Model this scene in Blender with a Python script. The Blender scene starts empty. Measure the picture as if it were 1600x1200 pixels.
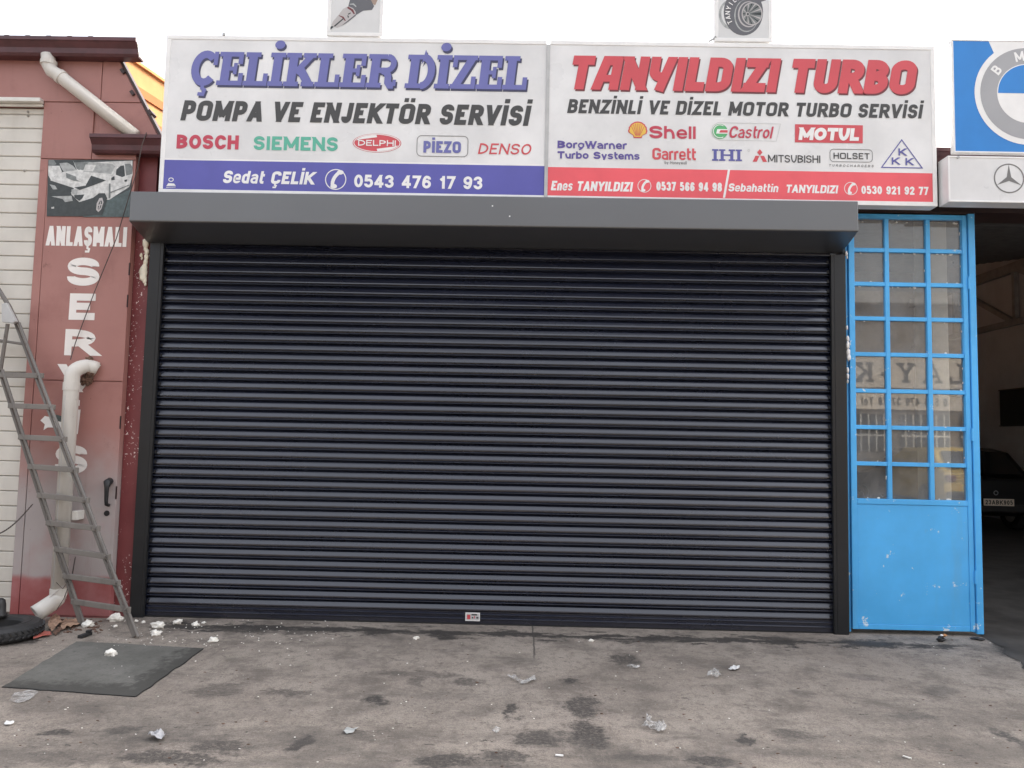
import bpy, bmesh, math, random
from mathutils import Vector, Matrix, noise
R = math.radians
random.seed(7)
sc = bpy.context.scene
COL = sc.collection

# ------------------------------------------------------------------ camera
CAM_LOC = Vector((3.0038, -6.0814, 1.4245)); YAW, PITCH, ROLL = -.0132, .0737, .0213; FPX = 1202.0
def _axes():
    cy, sy, cp, sp, cr, sr = math.cos(YAW), math.sin(YAW), math.cos(PITCH), math.sin(PITCH), math.cos(ROLL), math.sin(ROLL)
    F = Vector((sy*cp, cy*cp, sp)); R0 = Vector((cy, -sy, 0)); U0 = R0.cross(F)
    return cr*R0 + sr*U0, -sr*R0 + cr*U0, F
AR, AU, AF = _axes()
cam = bpy.data.cameras.new('camera'); cam.sensor_width = 36; cam.lens = FPX/1600*36; cam.clip_start = .05; cam.clip_end = 600
co = bpy.data.objects.new('camera', cam); COL.objects.link(co)
m = Matrix((AR, AU, -AF)).transposed().to_4x4(); m.translation = CAM_LOC; co.matrix_world = m
sc.camera = co
# ------------------------------------------------------------------ sky, sun, exposure
SUN_EL, SUN_AZ = 34.0, 58.0          # azimuth from +Y towards +X
w = bpy.data.worlds.new('World'); sc.world = w; w.use_nodes = True
nt = w.node_tree; bg = nt.nodes['Background']
sky = nt.nodes.new('ShaderNodeTexSky'); sky.sky_type = 'NISHITA'; sky.sun_disc = False
sky.sun_elevation = R(SUN_EL); sky.sun_rotation = R(SUN_AZ); sky.dust_density = 4.0; sky.air_density = 1.0
hs = nt.nodes.new('ShaderNodeHueSaturation'); hs.inputs['Saturation'].default_value = .30
nt.links.new(sky.outputs[0], hs.inputs['Color'])
wt = nt.nodes.new('ShaderNodeMix'); wt.data_type = 'RGBA'; wt.blend_type = 'MULTIPLY'; wt.inputs[0].default_value = 1
wt.inputs[7].default_value = (1.0, .985, .975, 1)
nt.links.new(hs.outputs[0], wt.inputs[6])
# haze and thin cloud: brighter towards the zenith, as an overcast sky is
tcw = nt.nodes.new('ShaderNodeTexCoord'); sx = nt.nodes.new('ShaderNodeSeparateXYZ'); nt.links.new(tcw.outputs['Generated'], sx.inputs[0])
mr = nt.nodes.new('ShaderNodeMapRange'); mr.inputs[1].default_value = 0; mr.inputs[2].default_value = 1; mr.inputs[3].default_value = .62; mr.inputs[4].default_value = 2.3
nt.links.new(sx.outputs[2], mr.inputs[0]); vm = nt.nodes.new('ShaderNodeVectorMath'); vm.operation = 'SCALE'
nt.links.new(wt.outputs[2], vm.inputs[0]); nt.links.new(mr.outputs[0], vm.inputs['Scale']); nt.links.new(vm.outputs[0], bg.inputs['Color'])
bg.inputs['Strength'].default_value = .15
sun = bpy.data.lights.new('sun', 'SUN'); sun.energy = 1.4; sun.angle = R(10); sun.color = (1, .9, .76)
so = bpy.data.objects.new('sun', sun); COL.objects.link(so)
sd = Vector((math.sin(R(SUN_AZ))*math.cos(R(SUN_EL)), math.cos(R(SUN_AZ))*math.cos(R(SUN_EL)), math.sin(R(SUN_EL))))
so.rotation_euler = sd.to_track_quat('Z', 'Y').to_euler()
sc.view_settings.view_transform = 'Standard'; sc.view_settings.look = 'None'
sc.view_settings.exposure = 1.44; sc.view_settings.gamma = 1
sc.cycles.max_bounces = 8; sc.cycles.transparent_max_bounces = 12

# measured points: where a pixel of the 1600x1200 photo meets a plane of the place
def _ray(px, py): return AF + AR*((px-800)/FPX) - AU*((py-600)/FPX)
def PY(px, py, y): d = _ray(px, py); return CAM_LOC + d*((y-CAM_LOC.y)/d.y)
def PZ(px, py, z=0.): d = _ray(px, py); return CAM_LOC + d*((z-CAM_LOC.z)/d.z)

# ------------------------------------------------------------------ materials
def srgb(r, g, b):
    f = lambda c: c/12.92 if c <= .04045 else ((c+.055)/1.055)**2.4
    return (f(r/255), f(g/255), f(b/255), 1)
class NT:
    def __init__(s, name):
        s.m = bpy.data.materials.new(name); s.m.use_nodes = True; s.t = s.m.node_tree
        s.b = s.t.nodes['Principled BSDF']; s.tc = s.n('ShaderNodeTexCoord')
    def n(s, typ, **kw):
        x = s.t.nodes.new(typ)
        for k, v in kw.items(): setattr(x, k, v)
        return x
    def l(s, a, b): s.t.links.new(a, b)
    def noise(s, scale, detail=4, rough=.55, vec=None, stretch=None):
        x = s.n('ShaderNodeTexNoise'); x.inputs['Scale'].default_value = scale; x.inputs['Detail'].default_value = detail
        x.inputs['Roughness'].default_value = rough
        v = vec or s.tc.outputs['Object']
        if stretch:
            mp = s.n('ShaderNodeMapping'); mp.inputs['Scale'].default_value = stretch; s.l(v, mp.inputs[0]); v = mp.outputs[0]
        s.l(v, x.inputs['Vector']); return x.outputs[0]
    def ramp(s, fac, a, b, va=0., vb=1.):
        x = s.n('ShaderNodeMapRange'); x.inputs[1].default_value = a; x.inputs[2].default_value = b
        x.inputs[3].default_value = va; x.inputs[4].default_value = vb; x.interpolation_type = 'SMOOTHSTEP'
        s.l(fac, x.inputs[0]); return x.outputs[0]
    def math(s, op, a, b=None):
        x = s.n('ShaderNodeMath', operation=op)
        for i, v in enumerate((a, b)):
            if v is None: continue
            if isinstance(v, (int, float)): x.inputs[i].default_value = v
            else: s.l(v, x.inputs[i])
        return x.outputs[0]
    def mix(s, fac, a, b, typ='MIX'):
        x = s.n('ShaderNodeMix'); x.data_type = 'RGBA'; x.blend_type = typ
        for i, v in ((0, fac), (6, a), (7, b)):
            if isinstance(v, (int, float)): x.inputs[i].default_value = v
            elif isinstance(v, tuple): x.inputs[i].default_value = v
            else: s.l(v, x.inputs[i])
        return x.outputs[2]
    def color(s, c):
        if isinstance(c, tuple): s.b.inputs['Base Color'].default_value = c
        else: s.l(c, s.b.inputs['Base Color'])
    def bump(s, h, strength=.3, dist=.01):
        x = s.n('ShaderNodeBump'); x.inputs['Strength'].default_value = strength; x.inputs['Distance'].default_value = dist
        s.l(h, x.inputs['Height']); s.l(x.outputs[0], s.b.inputs['Normal'])
    def set(s, rough=.5, metal=0., spec=.5):
        s.b.inputs['Roughness'].default_value = rough; s.b.inputs['Metallic'].default_value = metal
        s.b.inputs['Specular IOR Level'].default_value = spec; return s
def dim(c, k): return (c[0]*k, c[1]*k, c[2]*k, 1)
def simple(name, c, rough=.5, metal=0., var=.18, scale=6., spec=.5, bump=0., bscale=40., stretch=None):
    n = NT(name).set(rough, metal, spec)
    f = n.ramp(n.noise(scale, 6, .6, stretch=stretch), .3, .7)
    n.color(n.mix(f, dim(c, 1-var), dim(c, 1+var)))
    if bump: n.bump(n.noise(bscale, 4), bump, .004)
    return n.m
def painted(name, c, dirt=(.05, .035, .03, 1), rough=.45, amount=.5, scratch=None, sscale=9.):
    """enamel on sheet metal: blotchy fade, streaks of dirt, chips"""
    n = NT(name).set(rough)
    base = n.mix(n.ramp(n.noise(1.3, 5, .6), .3, .7), dim(c, .88), dim(c, 1.1))
    st = n.math('MULTIPLY', n.ramp(n.noise(5, 6, .65, stretch=(1, 1, .12)), .52, .78), amount)
    base = n.mix(st, base, dirt)
    sp = n.math('MULTIPLY', n.ramp(n.noise(16, 5, .7), .62, .74), amount)
    base = n.mix(sp, base, dirt)
    if scratch:
        k = n.ramp(n.noise(sscale, 8, .75), .61, .63); base = n.mix(k, base, scratch)
    n.color(base); n.l(n.ramp(n.noise(3, 4), .3, .7, rough-.1, rough+.15), n.b.inputs['Roughness'])
    n.bump(n.noise(2.2, 3), .12, .01); return n.m

M = {}
def ground_mat():
    n = NT('oily concrete').set(.85, 0, .35)
    P = n.tc.outputs['Object']
    warp = n.n('ShaderNodeTexNoise'); warp.inputs['Scale'].default_value = 5; warp.inputs['Detail'].default_value = 9; warp.inputs['Roughness'].default_value = .68; n.l(P, warp.inputs['Vector'])
    ws = n.n('ShaderNodeVectorMath', operation='SUBTRACT'); n.l(warp.outputs['Color'], ws.inputs[0]); ws.inputs[1].default_value = (.5, .5, .5)
    wm = n.n('ShaderNodeVectorMath', operation='SCALE'); n.l(ws.outputs[0], wm.inputs[0]); wm.inputs['Scale'].default_value = .34
    wa = n.n('ShaderNodeVectorMath', operation='ADD'); n.l(P, wa.inputs[0]); n.l(wm.outputs[0], wa.inputs[1])
    W = wa.outputs[0]
    c = n.mix(n.ramp(n.noise(.9, 6, .6), .35, .65), (.345, .292, .245, 1), (.44, .380, .322, 1))
    c = n.mix(n.ramp(n.noise(2.6, 9, .7), .44, .68), c, (.185, .157, .133, 1))
    c = n.mix(n.math('MULTIPLY', n.ramp(n.noise(3.3, 6, .7), .6, .75), .3), c, (.255, .270, .185, 1))      # algae tint
    c = n.mix(n.math('MULTIPLY', n.ramp(n.noise(1.9, 6, .7, stretch=(1, 1.7, 1)), .56, .72), .55), c, (.345, .290, .262, 1))
    # coarse gritty area nearer the street
    sep = n.n('ShaderNodeSeparateXYZ'); n.l(P, sep.inputs[0])
    near = n.ramp(sep.outputs[1], -.5, -2.0, .25, 1)
    grit = n.math('MULTIPLY', n.ramp(n.noise(55, 6, .8), .5, .66), n.math('MULTIPLY', near, n.ramp(n.noise(1.1, 5, .6), .35, .6, .35, 1)))
    c = n.mix(n.math('MULTIPLY', grit, .75), c, (.09, .08, .075, 1))
    gl = n.math('MULTIPLY', n.ramp(n.noise(70, 5, .8), .58, .70), near)
    md = n.ramp(n.noise(14, 9, .86, stretch=(1.2, .8, 1)), .49, .60); c = n.mix(n.math('MULTIPLY', md, .62), c, (.165, .140, .118, 1)); ml = n.ramp(n.noise(19, 9, .86, stretch=(.8, 1, 1)), .545, .62); c = n.mix(n.math('MULTIPLY', ml, .5), c, (.50, .445, .39, 1))
    c = n.mix(n.math('MULTIPLY', gl, .7), c, (.52, .475, .44, 1))
    # oil stains, each with a place of its own
    acc = None; jit = n.math('MULTIPLY', n.math('SUBTRACT', n.noise(13, 9, .78, stretch=(.8, 1.3, 1)), .5), 1.7)
    for (px, py, rx, ry, k) in STAINS:
        p = PZ(px, py); ex = (PZ(px+rx, py)-p).length; ey = (PZ(px, py+ry)-p).length
        s1 = n.n('ShaderNodeVectorMath', operation='SUBTRACT'); n.l(W, s1.inputs[0]); s1.inputs[1].default_value = p
        s2 = n.n('ShaderNodeVectorMath', operation='MULTIPLY'); n.l(s1.outputs[0], s2.inputs[0]); s2.inputs[1].default_value = (1/ex, 1/ey, 0)
        ln = n.n('ShaderNodeVectorMath', operation='LENGTH'); n.l(s2.outputs[0], ln.inputs[0])
        lv = n.math('ADD', ln.outputs['Value'], jit)
        v = n.math('ADD', n.ramp(lv, 1.3, .5, 0, k*.45), n.ramp(lv, .95, .55, 0, k*.75))
        acc = v if acc is None else n.math('MAXIMUM', acc, v)
    br = n.ramp(n.noise(48, 6, .8), .34, .56, .42, 1)
    c = n.mix(n.math('MINIMUM', n.math('MULTIPLY', acc, br), 1), c, (.034, .031, .029, 1))
    # scattered drips
    c = n.mix(n.ramp(n.noise(7.5, 7, .72, stretch=(1, 1.6, 1)), .635, .655, 0, .9), c, (.045, .039, .035, 1))
    c = n.mix(n.ramp(n.noise(15, 5, .7, stretch=(.6, 1.5, 1)), .645, .66, 0, .9), c, (.05, .044, .04, 1))
    # dark wet line under the threshold
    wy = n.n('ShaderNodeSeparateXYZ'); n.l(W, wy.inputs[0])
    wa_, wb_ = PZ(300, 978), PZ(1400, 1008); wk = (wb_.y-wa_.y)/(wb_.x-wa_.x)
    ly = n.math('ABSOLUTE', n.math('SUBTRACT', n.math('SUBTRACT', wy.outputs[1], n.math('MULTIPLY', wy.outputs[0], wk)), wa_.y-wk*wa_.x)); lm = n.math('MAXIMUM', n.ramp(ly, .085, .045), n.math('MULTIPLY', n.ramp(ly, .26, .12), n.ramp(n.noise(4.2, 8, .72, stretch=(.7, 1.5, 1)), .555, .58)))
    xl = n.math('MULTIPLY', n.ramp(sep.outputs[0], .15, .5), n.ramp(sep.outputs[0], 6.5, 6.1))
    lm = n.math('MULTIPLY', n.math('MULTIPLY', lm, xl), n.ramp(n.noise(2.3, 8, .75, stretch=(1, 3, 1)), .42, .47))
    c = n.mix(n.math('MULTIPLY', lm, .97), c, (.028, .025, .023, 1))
    # saw cut running out from the shutter
    jx = n.math('ABSOLUTE', n.math('SUBTRACT', n.math('ADD', sep.outputs[0], n.math('MULTIPLY', n.noise(6, 4), .03)), JX))
    jm = n.math('MULTIPLY', n.ramp(jx, .009, .003), n.ramp(sep.outputs[1], -1.0, -.75))
    c = n.mix(n.math('MULTIPLY', jm, .85), c, (.05, .045, .04, 1))
    # broad blended grime towards the street
    wide_ = n.math('MULTIPLY', n.ramp(sep.outputs[1], -1.3, -2.6), n.ramp(n.noise(1.5, 8, .68, stretch=(.7, 1.5, 1)), .42, .62))
    c = n.mix(n.math('MULTIPLY', wide_, .62), c, (.085, .077, .070, 1))
    blend = n.ramp(n.noise(2.1, 8, .7, stretch=(.6, 1.8, 1)), .54, .68); c = n.mix(n.math('MULTIPLY', blend, .45), c, (.10, .09, .08, 1))
    # hairline cracks
    vo = n.n('ShaderNodeTexVoronoi', feature='DISTANCE_TO_EDGE'); vo.inputs['Scale'].default_value = .62; n.l(W, vo.inputs['Vector'])
    c = n.mix(n.math('MULTIPLY', n.ramp(vo.outputs['Distance'], .007, .002), n.ramp(n.noise(1.7, 5), .52, .62, 0, .5)), c, (.07, .062, .056, 1))
    fg = n.ramp(n.noise(120, 5, .85), .36, .66); c = n.mix(n.math('MULTIPLY', n.math('SUBTRACT', 1, fg), .55), c, (.10, .09, .082, 1))
    # pale crumbs, scuffs and paint flecks
    c = n.mix(n.ramp(n.noise(34, 3, .6), .74, .77), c, (.62, .58, .54, 1))
    c = n.mix(n.math('MULTIPLY', n.ramp(n.noise(11, 8, .8, stretch=(.5, 1.6, 1)), .625, .665), .55), c, (.50, .44, .41, 1))
    n.color(c)
    h = n.math('ADD', n.math('MULTIPLY', n.noise(75, 6, .8), .9), n.math('MULTIPLY', n.noise(6, 6, .6), 1.0))
    n.bump(h, .8, .014)
    n.l(n.math('SUBTRACT', .9, n.math('MULTIPLY', acc, .25)), n.b.inputs['Roughness'])
    return n.m
STAINS = [(95,1143,26,9,.8),(190,1140,45,7,.7),(340,1078,50,13,.55),(447,1083,48,8,.6),(470,1160,15,20,1),(265,1185,110,13,.75),
 (345,1168,60,12,.7),(120,1185,60,10,.4),(585,1094,18,11,.9),(590,988,26,7,1),(693,994,28,6,.9),(975,1030,26,12,.75),(888,1063,15,7,.85),
 (905,1105,32,26,.75),(920,1148,42,30,.8),(845,1152,45,18,.75),(800,1112,10,14,.8),(735,1066,26,8,.6),(640,1054,90,5,.45),(690,1192,70,15,.8),
 (1160,1155,15,10,.9),(1115,1192,55,14,.85),(1245,1146,40,8,.6),(1585,1158,14,20,.75),(1345,1004,60,5,.8),(1000,1001,70,5,.7),(1200,997,60,4,.8),
 (380,985,60,5,.8),(470,988,35,6,.7),(650,1066,12,12,.5),(1590,1020,40,14,.9),(1430,1120,40,8,.45),(560,1150,30,8,.45),(1255,1085,30,6,.4),(1360,1060,45,6,.3),
 (1470,1080,35,6,.3),(780,1185,50,12,.7),(1010,1185,60,10,.5),(60,1180,60,10,.45),(30,1000,40,10,.9)]
JX = PZ(838, 1020).x
M['ground'] = ground_mat()

def red_wall_mat():
    n = NT('faded red sheet metal').set(.55)
    P = n.tc.outputs['Object']; sep = n.n('ShaderNodeSeparateXYZ'); n.l(P, sep.inputs[0]); z = sep.outputs[2]
    c = n.mix(n.ramp(n.noise(.9, 5, .6), .3, .7), (.330, .148, .126, 1), (.385, .185, .160, 1))
    c = n.mix(n.math('MULTIPLY', n.ramp(n.noise(3.2, 6, .65), .5, .75), .4), c, (.225, .082, .070, 1))
    # sprayed grey-white primer low down, then a pinker repaint at the foot
    zz = n.math('ADD', z, n.math('MULTIPLY', n.math('SUBTRACT', n.noise(3, 4), .5), .5))
    band = n.math('MULTIPLY', n.ramp(zz, 1.45, .85), n.ramp(n.noise(2.2, 4), .28, .55, .5, 1))
    c = n.mix(band, c, (.39, .345, .335, 1))
    foot = n.ramp(n.math('ADD', z, n.math('MULTIPLY', n.noise(8, 3), .06)), .36, .30)
    c = n.mix(foot, c, n.mix(n.ramp(n.noise(4, 5), .35, .65), (.29, .075, .072, 1), (.36, .135, .135, 1)))
    r = n.ramp(n.noise(4.3, 8, .75), .60, .72); r2 = n.ramp(n.noise(1.7, 3), .5, .62)
    c = n.mix(n.math('MULTIPLY', n.math('MULTIPLY', r, r2), .8), c, (.13, .050, .036, 1))
    c = n.mix(n.math('MULTIPLY', n.ramp(n.noise(7, 6, .7, stretch=(1, 1, .1)), .58, .8), .35), c, (.16, .075, .06, 1))
    c = n.mix(n.ramp(n.noise(26, 4, .7), .715, .73, 0, .7), c, (.10, .05, .04, 1))
    n.color(c); n.bump(n.noise(1.6, 3), .2, .02); return n.m
M['redwall'] = red_wall_mat()
def jamb_mat():
    n = NT('dark red jamb with paint flecks').set(.5)
    c = n.mix(n.ramp(n.noise(2, 5), .3, .7), (.155, .030, .033, 1), (.215, .052, .053, 1))
    v = n.ramp(n.noise(40, 4, .7), .60, .63); mk = n.ramp(n.noise(3.4, 5, stretch=(1, 1, .6)), .45, .56)
    c = n.mix(n.math('MULTIPLY', v, mk), c, (.75, .66, .62, 1)); n.color(c); return n.m
M['jamb'] = jamb_mat()
M['orange'] = simple('orange sheet cladding', (.52, .26, .12, 1), .9, var=.06, spec=.05)
M['orange_d'] = simple('orange cladding rib', (.40, .155, .070, 1), .9, var=.06, spec=.05)
M['maroon'] = simple('maroon painted steel', (.085, .026, .030, 1), .35, var=.25)
M['brown'] = simple('dark brown fascia', (.035, .018, .017, 1), .5, var=.3)
M['pvc'] = painted('dirty white plastic pipe', (.62, .59, .54, 1), (.32, .27, .22, 1), .4, .45)
M['doorwhite'] = painted('cream door panel', (.63, .60, .54, 1), (.42, .38, .32, 1), .5, .3)
M['trimwhite'] = simple('pale door trim', (.68, .66, .61, 1), .4, var=.08)
M['groove'] = simple('dark groove', (.26, .245, .22, 1), .8)
def anth_mat(name, ca, cb, ior, ra, rb):
    n = NT(name).set(.3, 0, .5); n.b.inputs['IOR'].default_value = ior
    n.color(n.mix(n.ramp(n.noise(.9, 5, .6), .3, .7), ca, cb))
    n.l(n.ramp(n.noise(1.6, 5, .65, stretch=(.4, 1, 1)), .3, .7, ra, rb), n.b.inputs['Roughness']); return n.m
M['anth_box'] = anth_mat('anthracite shutter box', (.020, .021, .023, 1), (.028, .029, .031, 1), 2.2, .34, .44)
M['anth'] = anth_mat('anthracite guide rail', (.011, .012, .014, 1), (.017, .018, .020, 1), 1.45, .32, .44)
M['slat'] = anth_mat('anthracite slats', (.0090, .0115, .0240, 1), (.0130, .0160, .0310, 1), 1.8, .20, .34)
M['dark'] = simple('black recess', (.012, .012, .013, 1), .7)
M['signface'] = painted('white sign face', (.74, .735, .725, 1), (.60, .58, .54, 1), .35, .16)
M['signframe'] = simple('white sign frame', (.82, .81, .79, 1), .4, var=.05)
M['greyframe'] = simple('grey aluminium divider', (.46, .46, .455, 1), .4, var=.1)
def ink(name, c, rough=.4): M[name] = simple(name, c, rough, var=.05, scale=3.)
ink('indigo', (.145, .150, .395, 1)); ink('navy', (.045, .045, .10, 1)); ink('band_blue', (.100, .098, .385, 1)); ink('band_red', (.80, .105, .125, 1))
ink('ink_red', (.60, .075, .090, 1)); ink('ink_dred', (.16, .03, .035, 1)); ink('ink_dark', (.052, .050, .048, 1)); ink('ink_green', (.105, .43, .31, 1))
ink('ink_white', (.83, .82, .80, 1)); ink('ink_crimson', (.52, .050, .085, 1)); ink('ink_purple', (.115, .085, .31, 1)); ink('ink_ihi', (.11, .11, .34, 1))
ink('ink_yellow', (.80, .52, .08, 1)); ink('ink_bgreen', (.10, .42, .16, 1)); ink('ink_line', (.17, .165, .16, 1)); ink('ink_pale', (.55, .55, .53, 1))
ink('blue_sign', (.020, .215, .60, 1)); ink('ring_grey', (.36, .36, .37, 1)); ink('paint_white', (.80, .76, .72, 1))
ink('print_dark', (.035, .042, .042, 1)); ink('print_mid', (.20, .215, .21, 1)); ink('print_teal', (.075, .105, .105, 1)); ink('print_white', (.66, .66, .64, 1)); ink('print_grey', (.40, .41, .40, 1))
for _k, _c in (('print_dark', (.035, .042, .042, 1)), ('print_mid', (.18, .195, .19, 1)), ('print_teal', (.07, .098, .098, 1)), ('print_white', (.60, .60, .58, 1)), ('print_grey', (.36, .37, .36, 1))): M[_k] = simple(_k, _c, .4, var=.24, scale=26.)
ink('print_steel', (.12, .12, .13, 1)); ink('print_bronze', (.36, .26, .20, 1)); ink('print_silver', (.47, .44, .43, 1)); ink('print_bg', (.66, .66, .65, 1))
M['sky_blue'] = painted('sky blue door enamel', (.085, .45, .88, 1), (.16, .36, .55, 1), .38, .30, (.62, .74, .82, 1), 7.)
def glass_mat():
    n = NT('dusty window glass'); t = n.t
    out = t.nodes['Material Output']
    tr = n.n('ShaderNodeBsdfTransparent'); tr.inputs[0].default_value = (.72, .74, .72, 1)
    gl = n.n('ShaderNodeBsdfGlossy'); gl.inputs['Roughness'].default_value = .015; gl.inputs[0].default_value = (.9, .9, .88, 1)
    df = n.n('ShaderNodeBsdfDiffuse'); df.inputs[0].default_value = (.46, .455, .44, 1)
    fr = n.n('ShaderNodeFresnel'); fr.inputs[0].default_value = 1.75
    a = n.n('ShaderNodeMixShader'); n.l(n.math('ADD', n.math('MULTIPLY', fr.outputs[0], 1.3), .02), a.inputs[0]); n.l(tr.outputs[0], a.inputs[1]); n.l(gl.outputs[0], a.inputs[2])
    b = n.n('ShaderNodeMixShader')
    d1 = n.ramp(n.noise(2.2, 6, .65), .3, .75, .14, .42)
    d2 = n.ramp(n.noise(26, 6, .8, stretch=(1, 1, .35)), .66, .71, 0, .75)
    n.l(n.math('MAXIMUM', d1, n.math('MULTIPLY', d2, n.ramp(n.noise(3, 3), .5, .6))), b.inputs[0])
    n.l(a.outputs[0], b.inputs[1]); n.l(df.outputs[0], b.inputs[2]); n.l(b.outputs[0], out.inputs[0]); return n.m
M['glass'] = glass_mat()
M['putty'] = simple('old white putty', (.74, .72, .67, 1), .8)
M['foam'] = simple('pale polyurethane foam', (.80, .74, .60, 1), .9, var=.08, scale=25, bump=.5, bscale=60)
M['foamlump'] = simple('white foam crumb', (.84, .81, .74, 1), .9, var=.06, scale=25, bump=.5, bscale=70)
M['alu'] = painted('weathered grey ladder metal', (.165, .150, .136, 1), (.045, .037, .032, 1), .5, .9)
M['rung'] = painted('weathered ladder rung', (.20, .182, .162, 1), (.065, .052, .044, 1), .6, .6)
M['rubber'] = simple('old tyre rubber', (.021, .021, .022, 1), .62, var=.3, scale=9, bump=.3)
M['rag'] = simple('brown rags', (.115, .065, .045, 1), .95, var=.5, scale=30, bump=.6)
M['card'] = simple('torn brown cardboard', (.30, .19, .13, 1), .9, var=.35, scale=20)
M['brick'] = simple('red plastic shard', (.42, .115, .09, 1), .7)
M['plate_dark'] = None
def hatch_mat():
    n = NT('dark patched slab').set(.8, 0, .4)
    c = n.mix(n.ramp(n.noise(2.4, 7, .65), .35, .65), (.105, .103, .092, 1), (.158, .153, .139, 1))
    sep = n.n('ShaderNodeSeparateXYZ'); n.l(n.tc.outputs['Object'], sep.inputs[0])
    nz = n.math('MULTIPLY', n.math('SUBTRACT', n.noise(9, 8, .75), .5), .55)
    e = n.math('MAXIMUM', n.ramp(n.math('ADD', sep.outputs[0], nz), .60, .72), n.ramp(n.math('SUBTRACT', sep.outputs[1], nz), .16, .02))
    c = n.mix(n.math('MULTIPLY', e, .8), c, (.035, .034, .030, 1))
    c = n.mix(n.ramp(n.noise(22, 6, .75), .55, .70, 0, .65), c, (.05, .05, .045, 1)); c = n.mix(n.ramp(n.noise(60, 6, .8), .5, .68, 0, .5), c, (.07, .07, .063, 1)); c = n.mix(n.ramp(n.noise(90, 4, .8), .66, .72, 0, .6), c, (.33, .33, .31, 1)); n.color(c); n.bump(n.noise(30, 6, .7), .4, .006); return n.m
M['hatch'] = hatch_mat()
def film_mat():
    n = NT('thin clear plastic film').set(.25); n.color((.55, .54, .52, 1)); n.b.inputs['Alpha'].default_value = .5
    n.l(n.ramp(n.noise(30, 4), .4, .6, .08, .48), n.b.inputs['Alpha']); return n.m
M['film'] = film_mat()
M['wallin'] = simple('grey plastered interior', (.60, .61, .62, 1), .9, var=.1, scale=1.5)
M['wallpale'] = simple('pale interior pillar', (.52, .50, .46, 1), .9, var=.1)
M['oilfloor_shade'] = simple('oily workshop floor with painted shade', (.055, .051, .047, 1), .6, var=.4, scale=3)  # oil tone, with the shade of the unlit bay put into the colour
M['deck'] = simple('galvanised roof deck', (.20, .20, .205, 1), .6, var=.2)
M['steel'] = simple('dark steel section', (.07, .068, .066, 1), .6)
M['steelpale'] = simple('grey steel section', (.34, .335, .325, 1), .6)
M['carblack'] = simple('black car paint', (.004, .004, .0045, 1), .30, var=.1)
M['carglass'] = simple('dark car glass', (.01, .011, .012, 1), .05)
M['lamp_red'] = simple('red lamp lens', (.15, .012, .012, 1), .2)
M['chrome'] = simple('chrome trim', (.6, .6, .6, 1), .15, 1.)
M['wood'] = simple('brown board', (.05, .04, .035, 1), .7)
M['cream_wall'] = simple('sandy render', (.22, .185, .15, 1), .9, var=.12, scale=.8)
M['cream_sign'] = simple('cream sign board', (.78, .70, .60, 1), .7, var=.05)
M['black_pl'] = simple('black plastic', (.018, .018, .019, 1), .5, bump=.2)
M['wire'] = simple('thin wire', (.06, .045, .04, 1), .6)
M['wirepale'] = simple('pale wire', (.6, .55, .52, 1), .6)

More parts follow.
